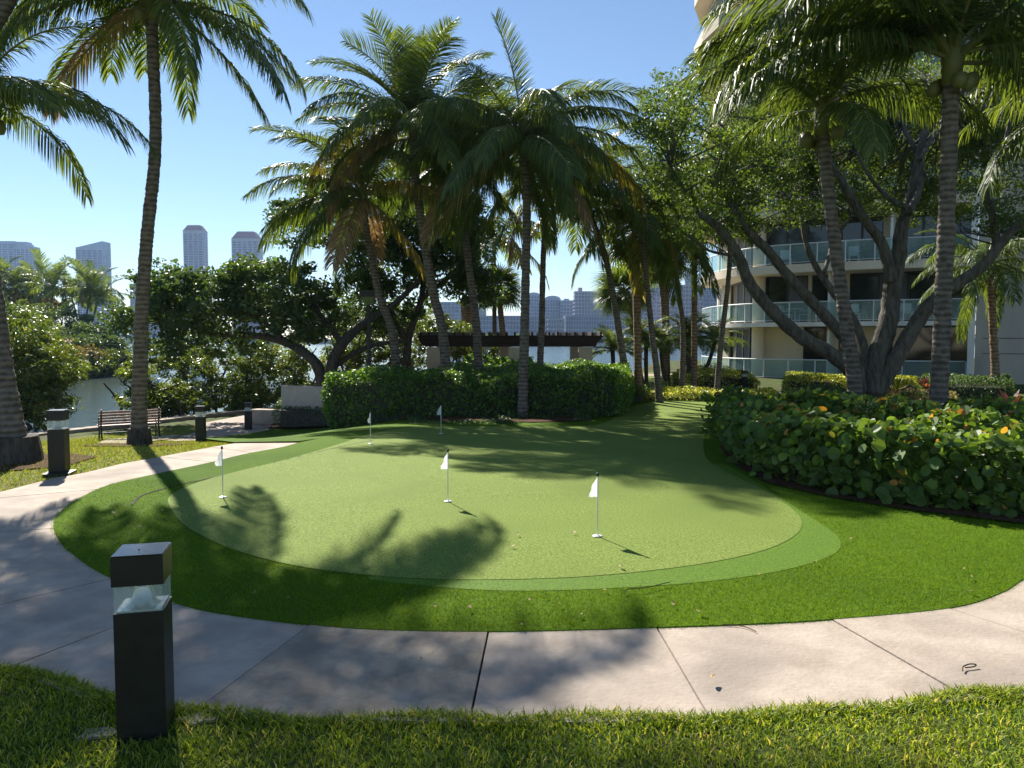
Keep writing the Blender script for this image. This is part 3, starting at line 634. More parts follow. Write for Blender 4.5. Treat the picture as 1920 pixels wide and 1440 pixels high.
bol = [((276, 1385), 14, 'tall black bollard light in the near grass left of the sidewalk slabs, seen closest', None),
       ((112, 890), 12, 'black bollard light beside the left palm at the lawn edge', None),
       ((377, 829), 8, 'black bollard light right of the slatted bench', None),
       ((466, 807), 8, 'black bollard light by the low plaza wall', None),
       ((1396, 723), 5, 'small dark bollard light in front of the lowest glass balcony', 'y'),
       ((1700, 752), 5, 'small bollard light with shining lens behind the leafy right hedge', 'z')]
for i, (p_, rz, lab, dep) in enumerate(bol):
    c = proto if i == 0 else copy_tree(proto)
    g = G(*p_, .0)
    if dep == 'y': g = np.array((*mpx(1396, 30), 0)); g[2] = float(land(g[0], g[1]))
    if dep == 'z': g = np.array((*mpx(1700, 18), 0)); g[2] = float(land(g[0], g[1]))
    c.location = tuple(g); c.rotation_euler = (0, 0, R(rz)); c['label'] = lab
NEARB = G(276, 1385)
g = G(112, 893); b = MB(); b.box((g[0], g[1], g[2]+.02), (.30, .30, .07), R(12)); tag(b.build('bollard_footing', M['bronze']), 'dark square footing under the bollard beside the left palm', 'footing')
rg = np.random.default_rng(5)
for (dx, dy, s, lb) in ((-.20, -.03, .10, 'ragged pale concrete patch left of the nearest bollard foot'), (.17, .10, .11, 'ragged pale concrete patch right of the nearest bollard foot')):
    a = np.linspace(0, 6.283, 14, endpoint=False); r = s*rg.uniform(.6, 1.15, 14); b = MB()
    b.prism([(NEARB[0]+dx+.8*r[k]*math.cos(a[k]), NEARB[1]+dy+.55*r[k]*math.sin(a[k])) for k in range(14)], 0.0, .046); tag(b.build('concrete_patch', M['concrete']), lb, 'concrete patch')

# ================================================================ bench
bl = G(196, 826); br = G(292, 824)
ang = math.atan2(br[1]-bl[1], br[0]-bl[0]); LB = 1.68
t = thing('park_bench', (0, 0, 0), 'park bench of red brown slats on black iron legs facing the water', 'bench')
for k in range(3): b = MB(); b.box((0, .05+k*.14, .43), (LB, .11, .03)); b.build('seat_slat', M['wood_slat'], t)
for k in range(5):
    b = MB(); z = .50+k*.085; b.box((0, -.06-.022*k, z), (LB, .028, .062)); b.build('back_slat', M['wood_slat'], t)
for sx in (-1, 1):
    x = sx*(LB/2-.06)
    b = MB(); b.tube(spline([(x, -.16, .92), (x, -.10, .62), (x, -.02, .40), (x, -.10, .20), (x, -.17, .0)], 5), .024, 6); b.tube(spline([(x, .0, .40), (x, .22, .39), (x, .40, .40), (x, .37, .2), (x, .44, .0)], 5), .022, 6)
    b.build('leg', M['iron'], t, smooth=True)
    b = MB(); b.tube(spline([(x, -.10, .62), (x, .12, .66), (x, .36, .64), (x, .44, .56), (x, .40, .42)], 5), .02, 6); b.build('armrest', M['iron'], t, smooth=True)
b = MB(); b.box((0, .2, .2), (LB-.15, .03, .03)); b.build('stretcher', M['iron'], t)
mid = (bl+br)/2; t.location = tuple(mid); t.location.z = float(land(mid[0], mid[1]))+.03; t.rotation_euler = (0, 0, ang); t.scale = (.82, .82, .82)

# ================================================================ seawall, plaza walls, pergola, lamp
def wall_path(name, pts, z0, z1, th, mat, label, capm=None):
    t = thing(name, (pts[0][0], pts[0][1], z0), label, 'wall'); b = MB(); c = MB()
    for a, d in zip(pts[:-1], pts[1:]):
        a = np.array(a[:2]); d = np.array(d[:2]); b.seg(a, d, z0, z1-.08, th); u = nz(d-a); c.seg(a-u*.02, d+u*.02, z1-.08, z1, th+.08)
    b.build('wall_face', mat, t); c.build('coping', capm or mat, t); return t
sp = spline(np.array(SHORE[2:9]), 3)+np.array((.12, 0))
wall_path('seawall', [tuple(x) for x in sp], -3.0, -.87, .35, M['wall_beige'], 'low concrete seawall between the lawn and the water', M['concrete'])
a = P(532, 745, 24.0); c = P(612, 745, 23.2)
b = MB(); b.seg(a, c, -1.0, .28, .22); o = b.build('plaza_wall', M['wall_beige']); tag(o, 'plain beige concrete wall panel beside the left end of the tall hedge', 'wall')
b = MB(); b.seg(P(474, 770, 24.6), P(534, 770, 24.2), -1.0, -.52, .5); tag(b.build('planter_wall', M['concrete']), 'low pale concrete ledge left of the beige wall panel', 'wall')
DP = 28.0
t = thing('pergola', (P(957, 690, DP)[0], DP+1.5, -1.0), 'dark brown timber pergola on beige square pillars behind the hedge', 'pergola')
zt = P(0, 626, DP)[2]; zb_ = P(0, 650, DP)[2]
xl, xr = P(783, 640, DP)[0], P(1132, 640, DP)[0]
for (y, dz) in ((DP, 0), (DP+3.2, .0)):
    b = MB(); h = (zt-zb_); V = [(xl, z) for z in ()]
    prof = [(xl, zt-.06), (xr, zt-.06), (xr-.25, zb_+.12), (xr-.3, zb_), (xl+.3, zb_), (xl+.1, zb_+.14)]
    VV = [(x, y-.09, z+dz) for x, z in prof]+[(x, y+.09, z+dz) for x, z in prof]
    b.add(VV, [[0, 1, 2, 3, 4, 5], [11, 10, 9, 8, 7, 6]]+[[(i+1) % 6, i, i+6, (i+1) % 6+6] for i in range(6)]); b.build('beam', M['wood_dark'], t)
for k in range(22):
    x = xl+.15+(xr-xl-.3)*k/21; b = MB(); b.box((x, DP+1.6, zt-.0), (.07, 4.0, .13)); b.build('rafter', M['wood_dark'], t)
for px, y in ((814, DP), (966, DP), (1097, DP), (832, DP+3.2), (948, DP+3.2), (1080, DP+3.2)):
    x = P(px, 670, y)[0]; b = MB(); b.box((x, y, (zb_-.02-1.3)/2), (.48, .48, zb_-.02+1.3)); b.build('pillar', M['wall_beige'], t)
# street lamp
LY = 23.0; lb_ = P(692, 640, LY); lz = float(land(lb_[0], LY)); ht = P(692, 545, LY)[2]
t = thing('street_lamp', (lb_[0], LY, lz), 'black park lamp post with square lantern rising among the dark trees', 'street lamp')
b = MB(); b.lathe([(.09, 0), (.09, .25), (.055, .3), (.055, ht-lz-.42)], (lb_[0], LY, lz), 12); b.build('pole', M['iron'], t, smooth=False)
def frust(b, c, w0, w1, z0, z1):
    V = [(c[0]+sx*w0/2, c[1]+sy*w0/2, z0) for sx, sy in ((-1, -1), (1, -1), (1, 1), (-1, 1))]+[(c[0]+sx*w1/2, c[1]+sy*w1/2, z1) for sx, sy in ((-1, -1), (1, -1), (1, 1), (-1, 1))]
    b.add(V, [[3, 2, 1, 0], [4, 5, 6, 7]]+[[i, (i+1) % 4, (i+1) % 4+4, i+4] for i in range(4)])
b = MB(); frust(b, lb_, .18, .36, ht-.42, ht-.20); b.build('lantern_glass', M['reflector'], t)
b = MB(); b.box((lb_[0], LY, ht-.10), (.44, .44, .2)); b.build('lantern_roof', M['iron'], t)
# drum-shaped floodlight by the left palm
g = G(49, 822); b = MB(); b.tube([g+np.array((0, 0, .0)), g+np.array((0, 0, .18))], .03, 6); b.tube([g+np.array((-.06, .05, .18)), g+np.array((.08, -.06, .30))], [.10, .12], 12)
tag(b.build('floodlight', M['black_plastic']), 'small black ground floodlight between the left palm and the first bollard', 'floodlight')

# ================================================================ apartment building on the right
PB1 = np.array((12.9, 41.0)); PB2 = np.array((21.3, 36.0)); UU = nz(PB2-PB1); NN = np.array((UU[1], -UU[0]))  # NN points to the camera
if NN[1] > 0: NN = -NN
FH = 2.95; ZF = -.35
bt = thing('apartment_building', (17, 42, ZF), 'cream apartment building with curved glass railed balconies behind the spreading tree', 'building')
edge = [PB2+UU*.0, PB2-UU*2.2+NN*.15, PB2-UU*4.6+NN*.55, PB1+UU*2.4+NN*.45, PB1+UU*.3+NN*.1, np.array((12.15, 42.6)), np.array((11.75, 44.6)), np.array((11.7, 46.8)), np.array((12.1, 49.5)), np.array((13.2, 51.5)), np.array((15, 53))]
EDGE = spline(edge, 6)
BACK = [(22, 54), (24, 40)]
WALLO = 1.9
def uatpx(px, off): # facade coordinate where the picture column px meets the wall plane set back by off
    o_ = PB1-NN*off; d = np.array(((px-960)/F, 1.0)); A = np.array([[UU[0], -d[0]], [UU[1], -d[1]]]); s = np.linalg.solve(A, -o_); return s[0]
def wp(u, off): return PB1+UU*u-NN*off
for k in range(0, 9):
    z = ZF+FH*k; th = .22 if k == 1 else .42
    ex = 0.0 if k < 2 else .25*math.sin(k*1.3)
    poly = [tuple(p+NN*ex*.5) for p in EDGE]+[(22.5, 54), (26, 50), (22.2, 36.8)]
    b = MB(); b.prism(poly, z-th, z); o = b.build('balcony_slab', M['stucco_white'] if k == 1 else M['stucco'], bt)
# side / inner walls
for k in range(8):
    z0 = ZF+FH*k; z1 = z0+FH-.42 if k != 0 else z0+FH-.22
    b = MB()
    zz0, zz1 = z0+.004, z1-.004
    # dark glazing plane and the solid panels between
    u0 = uatpx(1436, WALLO); uE = uatpx(1816, WALLO)
    if k == 0: pans = [('stucco', 1434, 1506), ('glass', 1506, 1550), ('stucco', 1550, 1572), ('glass', 1572, 1600), ('stucco', 1600, 1640), ('glass', 1640, 1816)]
    elif k == 1: pans = [('glass', 1434, 1513), ('stucco', 1513, 1520), ('glass', 1520, 1556), ('stucco', 1556, 1590), ('glass', 1590, 1816)]
    else: pans = [('glass', 1434, 1550), ('stucco', 1550, 1572), ('glass', 1572, 1650), ('stucco', 1650, 1680), ('glass', 1680, 1816)]
    for kd, a_, c_ in pans:
        ua, uc = uatpx(a_, WALLO), uatpx(c_, WALLO)
        if kd == 'stucco':
            b = MB(); b.seg(wp(ua+.004, WALLO), wp(uc-.004, WALLO), zz0, zz1, .3); b.build('wall', M['stucco'], bt)
        else:
            nwin = max(1, int(round((uc-ua)/1.25)))
            for q_ in range(nwin):
                x0, x1 = ua+(uc-ua)*q_/nwin, ua+(uc-ua)*(q_+1)/nwin
                fr = MB()
                for (s0, s1, za, zb2) in ((x0+.005, x0+.055, zz0, zz1), (x1-.055, x1-.005, zz0, zz1), (x0+.056, x1-.056, zz1-.07, zz1), (x0+.056, x1-.056, zz0, zz0+.06)):
                    fr.seg(wp(s0, WALLO), wp(s1, WALLO), za, zb2, .10)
                wn = fr.build('window', M['frame'], bt)
                pb = MB(); pb.seg(wp(x0+.05, WALLO+.02), wp(x1-.05, WALLO+.02), zz0+.05, zz1-.06, .02)
                pb.build('pane', M['curtain'] if (k == 1 and q_ % 3 == 1) else M['window_glass'], wn)
    # round corner column and inner return wall to the left
    cc = P(1422, 600, 42.3)
    b = MB(); b.lathe([(.34, zz0), (.34, zz1)], (cc[0], cc[1], 0), 20); b.build('column', M['stucco'], bt, smooth=True)
    # return wall to the far left corner: framed windows
    A0 = P(1408, 600, 43.0)[:2]; A1 = P(1372, 600, 48.5)[:2]; A2 = P(1356, 600, 49.5)[:2]
    b = MB(); b.seg(A1, A2, zz0, zz1, .3); b.build('wall', M['stucco'], bt)
    for q_ in range(3):
        a_ = A0+(A1-A0)*q_/3; c_ = A0+(A1-A0)*(q_+1)/3
        fr = MB(); fr.seg(a_, a_+(c_-a_)*.06, zz0, zz1, .12); fr.seg(c_-(c_-a_)*.06, c_, zz0, zz1, .12); fr.seg(a_+(c_-a_)*.06, c_-(c_-a_)*.06, zz1-.1, zz1-.002, .12); wn = fr.build('window', M['frame'], bt)
        pb = MB(); pb.seg(a_+(c_-a_)*.05, c_-(c_-a_)*.05, zz0+.01, zz1-.1, .03); pb.build('pane', M['window_glass'] if q_ == 2 else M['curtain'], wn)
    b = MB(); b.seg(P(1345, 600, 50)[:2], P(1349, 600, 50)[:2], zz0, zz1, .25); b.build('wall', M['stucco_white'], bt)
    # interior back wall closes the storey
    b = MB(); b.prism([tuple(wp(uatpx(1436, WALLO)+.1, WALLO+.4)), tuple(wp(uE, WALLO+.4)), (24.5, 50), (15.5, 51.5), tuple(A1+np.array((.5, .3)))], zz0, zz1); b.build('rear_wall', M['stucco_grey'], bt)
# dividing fin walls and the end pilaster
for k in range(0, 8):
    z0 = ZF+FH*k+.004; z1 = z0+FH-.43
    for px in ((1556,) if k < 2 else (1556, 1668)):
        u = uatpx(px, .9); b = MB(); b.seg(wp(u, .12), wp(u, WALLO-.17), z0, z1, .12); b.build('balcony_divider', M['stucco_white'], bt)
pe = P(1819, 600, 35.9); b = MB(); b.seg(wp(uatpx(1813, -.25), -.25), wp(uatpx(1826, -.25), -.25), ZF-.2, 24, .5); b.build('pilaster', M['stucco_white'], bt)
e0_ = wp(uatpx(1827, .1), .1); b = MB(); b.seg(e0_, e0_+UU*16, ZF-.4, 24, .4); b.build('end_wall', M['stucco_grey'], bt)
for zz in (1.05, 1.75, 4.9, 7.9):
    b = MB(); a_ = e0_+NN*.203; b.seg(a_+UU*.3, a_+UU*15, zz, zz+.025, .012); b.build('wall_joint', M['joint'], bt)
# railings
rail_end = {0: .0, 1: .0}
for k in range(0, 9):
    z = ZF+FH*k; ex = 0.0 if k < 2 else .25*math.sin(k*1.3)
    ln = np.r_[0, np.cumsum(np.hypot(*np.diff(EDGE, axis=0).T))]; tot = ln[-1]*.86; nn = 15
    def at(s): return np.array((np.interp(s, ln, EDGE[:, 0]), np.interp(s, ln, EDGE[:, 1])))+NN*ex*.5
    inw = .10
    def ati(s):
        a_ = at(max(0, s-.05)); c_ = at(s+.05); d = nz(c_-a_); n_ = np.array((-d[1], d[0])); cen = np.array((18, 45.)); p_ = at(s)
        if np.dot(cen-p_, n_) < 0: n_ = -n_
        return p_+n_*inw
    ss_ = np.linspace(0.05, tot, nn+1)
    rb = MB(); rb.tube([np.r_[ati(s), z+1.02] for s in np.linspace(.05, tot, 60)], .035, 6); rb.build('hand_rail', M['rail_metal'], bt, smooth=True)
    rb = MB(); rb.tube([np.r_[ati(s), z+.09] for s in np.linspace(.05, tot, 60)], .022, 5); rb.build('bottom_rail', M['rail_metal'], bt, smooth=True)
    for q_ in range(nn+1):
        p_ = ati(ss_[q_]); b = MB(); b.box((p_[0], p_[1], z+.505), (.05, .05, .99)); b.build('rail_post', M['rail_metal'], bt)
        if q_ < nn:
            pts = [ati(s) for s in np.linspace(ss_[q_]+.05, ss_[q_+1]-.05, 5)]; b = MB()
            V = [(*p_, z+.12) for p_ in pts]+[(*p_, z+.97) for p_ in pts]
            b.add(V, np.array([(i, i+1, i+6, i+5) for i in range(4)])); b.build('glass_panel', M['rail_glass'], bt, smooth=True)
# patio plinth under the lowest railing
b = MB(); b.prism([tuple(p) for p in EDGE]+[(22.5, 54), (26, 50), (22.2, 36.8)], ZF-1.2, ZF-.43); b.build('plinth', M['wall_beige'], bt)
# tower overhang (higher floors step forward at the corner)
for z in (18.5, 21.5, 24.5):
    b = MB(); b.prism([(10.75, 44.5), (11.1, 42.4), (12.3, 40.8), (14, 39.8), (20, 38), (20, 50), (12.0, 50), (10.9, 47.2)], z, z+.65); b.build('upper_balcony', M['stucco'], bt)
# balcony furniture
def chair(x, y, z, rz, lab):
    t = thing('patio_chair', (0, 0, 0), lab, 'chair', 'white patio chairs on the balconies')
    b = MB(); b.box((0, 0, .42), (.5, .48, .04)); b.build('seat', M['rail_metal'], t)
    b = MB(); b.box((0, .24, .70), (.5, .04, .42)); b.build('backrest', M['rail_metal'], t)
    for sx in (-1, 1):
        for sy in (-1, 1): b = MB(); b.box((sx*.22, sy*.21, .2), (.04, .04, .4)); b.build('leg', M['rail_metal'], t)
        b = MB(); b.box((sx*.25, 0, .62), (.04, .46, .03)); b.build('armrest', M['rail_metal'], t)
    t.location = (x, y, z); t.rotation_euler = (0, 0, rz)
fa = math.atan2(UU[1], UU[0])
for px, k, rz, lab in ((1472, 1, 1.3, 'white patio chair left of the balcony table on the middle floor'), (1505, 1, -1.4, 'white patio chair right of the balcony table on the middle floor'), (1600, 1, .3, 'white patio chair seen behind the leaning palm trunk on the middle floor'), (1697, 1, .2, 'white patio chair between the tree limbs on the middle floor'), (1596, 2, .2, 'white patio chair on the top visible balcony right of the divider'), (1470, 2, .4, 'white patio chair on the top visible balcony left of the divider')):
    p_ = wp(uatpx(px, .95), .95); chair(p_[0], p_[1], ZF+FH*k+.003, fa+rz, lab)
p_ = wp(uatpx(1489, .9), .9); t = thing('patio_table', (p_[0], p_[1], ZF+FH+.003), 'round white patio table on the middle balcony', 'table')
b = MB(); b.lathe([(0, .70), (.45, .70), (.45, .74), (0, .74)], (p_[0], p_[1], ZF+FH+.003), 20); b.build('tabletop', M['rail_metal'], t)
b = MB(); b.lathe([(.2, 0), (.2, .03), (.035, .05), (.035, .70)], (p_[0], p_[1], ZF+FH+.003), 12); b.build('pedestal', M['rail_metal'], t)

# ================================================================ far city across the water
def shore_strip(name, pts, z0, z1, mat): pass
M['far_white_hazed'] = noise_mat('far_white_hazed', (.27, .32, .42), (.36, .41, .51), .02, .8, .2, 0)  # white walls with the blue of distance haze and sky mixed into the colour
M['far_cream_hazed'] = noise_mat('far_cream_hazed', (.34, .33, .37), (.43, .41, .43), .02, .8, .2, 0)  # cream walls, likewise dulled and blued for haze
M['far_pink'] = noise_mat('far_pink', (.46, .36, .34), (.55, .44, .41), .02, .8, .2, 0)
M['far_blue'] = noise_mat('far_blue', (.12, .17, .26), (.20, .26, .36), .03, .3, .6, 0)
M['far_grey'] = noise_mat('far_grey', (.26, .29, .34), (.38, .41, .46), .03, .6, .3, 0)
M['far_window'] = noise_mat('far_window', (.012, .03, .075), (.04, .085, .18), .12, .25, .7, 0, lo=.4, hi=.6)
M['far_roof'] = flat('far_roof', (.20, .06, .05), .8, .2)
ZS = WZ+.6
def far_px(px, py, D): return P(px, py, D)
def tower(x0, x1, top, D, mat, label, floors=None, bays=6, roof=None, rot=0.0, topR=None, dep=None, pier=True, name='apartment_tower', step=None, base=None, band=True, grp='towers on the far shore', crown=None, slab=None):
    a = P(x0, 600, D)[0]; c = P(x1, 600, D)[0]; W = c-a; zt = P(0, top, D)[2]; zr = zt if topR is None else P(0, topR, D)[2]; zb2 = ZS if base is None else P(0, base, D)[2]
    dp = dep or W*.6; cx = (a+c)/2
    t = thing(name, (cx, D+dp/2, zb2), label, 'building', grp); t['category'] = 'building'
    cr, sr = math.cos(rot), math.sin(rot)
    def tr(b):   # turn about the tower's own axis
        if rot == 0: return b
        for i, v in enumerate(b.V):
            x = v[:, 0]-cx; y = v[:, 1]-(D+dp/2); b.V[i] = np.c_[cx+x*cr-y*sr, D+dp/2+x*sr+y*cr, v[:, 2]]
        return b
    b = MB(); b.prism([(a, D), (c, D), (c, D+dp), (a, D+dp)], zb2-2, [zt, zr, zr, zt]); tr(b).build('wall', mat, t)
    H = min(zt, zr)-zb2; nf = floors or max(3, int(H/3.6)); fh = H/nf; wb = MB()
    bw = W/bays
    # recessed-looking window strips between piers, slabs standing proud
    for i in range(bays):
        x0_ = a+bw*(i+.14); x1_ = a+bw*(i+.86)
        wb = MB(); wb.box(((x0_+x1_)/2, D-.12, zb2+H*.49), (x1_-x0_, .3, H*.96)); tr(wb).build('window_strip', M['far_window'], t)
    for i in range(max(2, bays//2)):
        dw = dp/max(2, bays//2)
        for xs in (a-.12, c+.12): wb = MB(); wb.box((xs, D+dw*(i+.5), zb2+H*.49), (.3, dw*.7, H*.96)); tr(wb).build('window_strip', M['far_window'], t)
    if band:
        sb = MB()
        for k in range(1, nf+1):
            zz = zb2+fh*k-.4; sb.box((cx, D+dp/2, zz), (W+1.0 if slab is None else W+slab, dp+1.0, fh*.22))
        s_ = tr(sb).build('floor_slabs', mat, t); s_['kind'] = 'stuff'
    if roof == 'mansard':
        rb = MB(); h = W*.28; V = [(a, D), (c, D), (c, D+dp), (a, D+dp)]; cyy = D+dp/2
        V3 = [(x, y, zt) for x, y in V]+[(cx+(x-cx)*.62, cyy+(y-cyy)*.62, zt+h) for x, y in V]
        rb.add(V3, [[4, 5, 6, 7]]+[[i, (i+1) % 4, (i+1) % 4+4, i+4] for i in range(4)]); tr(rb).build('roof', M['far_roof'], t)
    if roof == 'box':
        rb = MB(); rb.box((cx-W*.1, D+dp/2, zt+W*.05), (W*.35, dp*.5, W*.12)); tr(rb).build('roof_house', mat, t)
    if roof == 'round':
        rb = MB(); n_ = 12; pr = [(cx+W/2*math.cos(q_), zt+W*.22*math.sin(q_)) for q_ in np.linspace(0, math.pi, n_)]
        V3 = [(x, D, z) for x, z in pr]+[(x, D+dp, z) for x, z in pr]
        rb.add(V3, [list(range(n_))[::-1], list(range(n_, 2*n_))]+[[i, i+1, i+1+n_, i+n_] for i in range(n_-1)]); tr(rb).build('roof', mat, t)
    if step:
        for (fx0, fx1, ty) in step:
            rb = MB(); z2 = P(0, ty, D)[2]; rb.box((a+W*(fx0+fx1)/2, D+dp/2, (zt+z2)/2), (W*(fx1-fx0), dp*.8, z2-zt)); tr(rb).build('upper_block', mat, t)
    return t
T = tower
T(-70, 31, 452, 1250, M['far_white_hazed'], 'leftmost broad pale tower with twin curved blocks at the picture edge', bays=9, step=[(.0, .45, 447)], grp='towers on the far shore')
T(28, 66, 462, 1251, M['far_white_hazed'], 'right wing of the broad pale tower at the left edge', bays=5, step=[(.1, .65, 453)])
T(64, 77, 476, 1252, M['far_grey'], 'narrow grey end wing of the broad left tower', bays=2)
T(146, 196, 464, 1200, M['far_white_hazed'], 'slim pale tower with a slanting roof edge above the small palms', bays=5, topR=452, rot=.0)
T(170, 245, 610, 1100, M['far_cream_hazed'], 'low cream waterfront block with dark bands across the water', bays=8, floors=5, name='waterfront_block')
T(347, 384, 432, 1150, M['far_cream_hazed'], 'tall tower with red mansard roof left of the other mansard tower', bays=4, roof='mansard')
T(437, 486, 447, 1150, M['far_cream_hazed'], 'wider tower with red mansard roof beside the brown palm fronds', bays=5, roof='mansard')
T(245, 263, 532, 1000, M['far_white_hazed'], 'stepped white mid rise left of the tall palm trunk', bays=2, step=[(.4, 1, 520)])
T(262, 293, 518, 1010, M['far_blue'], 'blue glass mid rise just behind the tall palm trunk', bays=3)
T(824, 868, 566, 760, M['far_white_hazed'], 'white block seen through the leaves left of the fan palm', bays=6)
T(868, 893, 578, 790, M['far_cream_hazed'], 'cream block with pinkish top between two palm trunks', bays=3)
T(888, 911, 503, 900, M['far_white_hazed'], 'white tower with a blue glass side left of the fan palm', bays=3, step=[(.0, .6, 497)])
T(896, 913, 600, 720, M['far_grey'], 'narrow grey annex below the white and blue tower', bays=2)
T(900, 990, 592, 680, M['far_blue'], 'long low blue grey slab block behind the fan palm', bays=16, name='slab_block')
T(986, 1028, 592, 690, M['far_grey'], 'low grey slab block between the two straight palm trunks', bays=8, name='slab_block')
T(990, 1012, 553, 860, M['far_white_hazed'], 'white tower with rounded top left of the thin palm trunk', bays=4, roof='round')
T(1021, 1051, 561, 850, M['far_white_hazed'], 'pale cylinder fronted tower right of the thin palm trunk', bays=6, roof='round')
T(1051, 1079, 563, 840, M['far_white_hazed'], 'white slab tower with small roof house', bays=5, roof='box')
T(1078, 1131, 546, 800, M['far_cream_hazed'], 'broad cream tower with balconies and a rooftop mast house', bays=9, step=[(.12, .26, 539), (.8, 1.0, 543)])
T(1131, 1152, 548, 805, M['far_cream_hazed'], 'stepped cream wing beside the leaning palm', bays=3, slab=3)
T(1028, 1058, 598, 660, M['far_cream_hazed'], 'small beige waterfront building between slab blocks', bays=6, floors=5, name='waterfront_block')
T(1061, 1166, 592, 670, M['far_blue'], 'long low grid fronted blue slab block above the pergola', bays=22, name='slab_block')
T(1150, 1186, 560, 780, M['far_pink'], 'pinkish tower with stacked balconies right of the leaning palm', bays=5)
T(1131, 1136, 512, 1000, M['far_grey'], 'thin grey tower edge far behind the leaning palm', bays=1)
T(1190, 1238, 549, 760, M['far_white_hazed'], 'white tower with broad vertical piers behind the tan palm trunk', bays=6)
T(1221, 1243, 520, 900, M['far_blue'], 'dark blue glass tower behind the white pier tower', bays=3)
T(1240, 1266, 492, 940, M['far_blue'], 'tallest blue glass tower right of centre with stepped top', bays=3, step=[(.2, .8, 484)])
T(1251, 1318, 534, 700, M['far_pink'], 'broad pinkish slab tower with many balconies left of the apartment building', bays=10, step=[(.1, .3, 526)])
T(1318, 1362, 536, 705, M['far_white_hazed'], 'pale slab tower with balconies seen past the balcony corner', bays=7)
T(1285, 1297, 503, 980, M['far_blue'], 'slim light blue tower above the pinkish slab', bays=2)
# far shore land with its tree line
b = MB(); b.box((-300, 1450, WZ+.0), (2600, 1650, 1.4)); b.build('far_shore', M['soil'], org=(0, 700, WZ))
tag(bpy.data.objects['far_shore'], kind='structure')
rgf = np.random.default_rng(21); n = 26000
xs = rgf.uniform(-700, 420, n); hh = 4+3*np.sin(xs*.021)+2*np.sin(xs*.09+1)+1.5*np.sin(xs*.31); pts = np.c_[xs, 622+rgf.uniform(0, 16, n), WZ+.5+rgf.uniform(0, 1, n)**.8*np.maximum(hh, 1.6)]
b = MB(); leaf_quads(b, pts, 2.2, rgf, .5, .8); tag(b.build('far_tree_line', M['dark_leaf']), 'dark line of trees at the foot of the city across the water', 'trees', kind='stuff')
M['seawall_far'] = noise_mat('seawall_far', (.30, .28, .27), (.42, .40, .38), .1, .9, .1, 0)
b = MB(); b.box((-300, 621, WZ+.5), (1400, 3, 2.0)); tag(b.build('far_seawall', M['seawall_far']), 'pale seawall line along the opposite shore', 'wall')

m, nt_, p = newmat('haze'); N = nt_.nodes; L = nt_.links; N.remove(p)
v = N.new('ShaderNodeVolumePrincipled'); v.inputs['Color'].default_value = (.42, .62, 1, 1); v.inputs['Density'].default_value = .00014; v.inputs['Anisotropy'].default_value = .25
L.new(v.outputs[0], N['Material Output'].inputs['Volume'])
b = MB(); b.box((0, 780, 100), (3400, 2000, 212)); hz = b.build('haze', m); hz['kind'] = 'stuff'; tag(hz, 'pale blue sea haze over the water and the far city', 'haze')

# ================================================================ mangrove peninsula across the channel
rgp = np.random.default_rng(31)
pen_poly = [(-140, 68), (-70, 66), (-47, 67), (-40, 70), (-37, 77), (-40, 92), (-55, 120), (-140, 140)]
b = MB(); b.prism(pen_poly, -3, WZ+.25); tag(b.build('mangrove_bank', M['soil']), kind='structure')
pen = [('mangrove_leaf', 'tall olive green mangrove at the left edge of the opposite bank', [(20, 600, 76, 60, 40), (40, 640, 72, 55, 55)], 1),
       ('dark_leaf', 'dark green mangrove in the middle of the opposite bank', [(110, 610, 80, 45, 38), (85, 660, 72, 60, 40)], 2),
       ('brown_leaf', 'brownish mangrove clump at the waterline of the opposite bank', [(105, 665, 70, 36, 30), (150, 672, 69, 34, 22)], 3),
       ('dark_leaf', 'green mangrove sloping down to the tip of the opposite bank', [(165, 630, 78, 34, 24), (188, 655, 74, 26, 30)], 4),
       ('mangrove_leaf', 'low bright mangrove at the very tip of the opposite bank', [(200, 678, 72, 22, 20), (150, 690, 68, 45, 14)], 5),
       ('brown_leaf', 'dull brown canopy rising behind the leftmost mangrove', [(60, 580, 95, 50, 26), (-10, 570, 95, 50, 30)], 6)]
for mk, lab, es, sd in pen:
    E = [ell(x, y, Yd, rx, ry, 5) for x, y, Yd, rx, ry in es]; c = E[0][0]
    tree('mangrove_tree', lab, (c[0], c[1], WZ+.2), [([(c[0]+dx, c[1], WZ), (c[0]+dx*.6, c[1], c[2]-1), (c[0]+dx*1.2, c[1], c[2]+.4)], .22, .08) for dx in (-1.2, .3, 1.4)], E, 170, 15000, .75, .27, M[mk], M['bark_dark'], 40+sd, 'mangroves on the opposite bank', zmin=WZ+.2, ntw=30, twr=.04)
for i, (px, py, Yd, s, cr) in enumerate([(100, 545, 92, 1, 1.35), (170, 550, 88, 1, 1.3), (135, 560, 94, -1, 1.2), (30, 548, 96, 1, 1.35), (182, 568, 86, 1, 1.05), (-10, 540, 96, -1, 1.3), (62, 552, 98, -1, 1.25)]):
    top = P(px, py, Yd); palm(['small coconut palm with open spiky crown over the opposite mangroves', 'rightmost larger palm in front of the slanting tower', 'short palm between the two larger ones on the opposite bank', 'bushy palm left of the spiky one on the opposite bank', 'lowest palm at the right end of the opposite row', 'palm at the picture edge on the opposite bank', 'palm half sunk in mangroves left of the spiky one'][i],
        [(top[0]-.9*s, Yd, WZ), (top[0]-.7*s, Yd, top[2]*.5), tuple(top)], .2, .13, cr, 17, 60+i, 0, (0, 6), .03, .0, group='palms on the opposite bank')

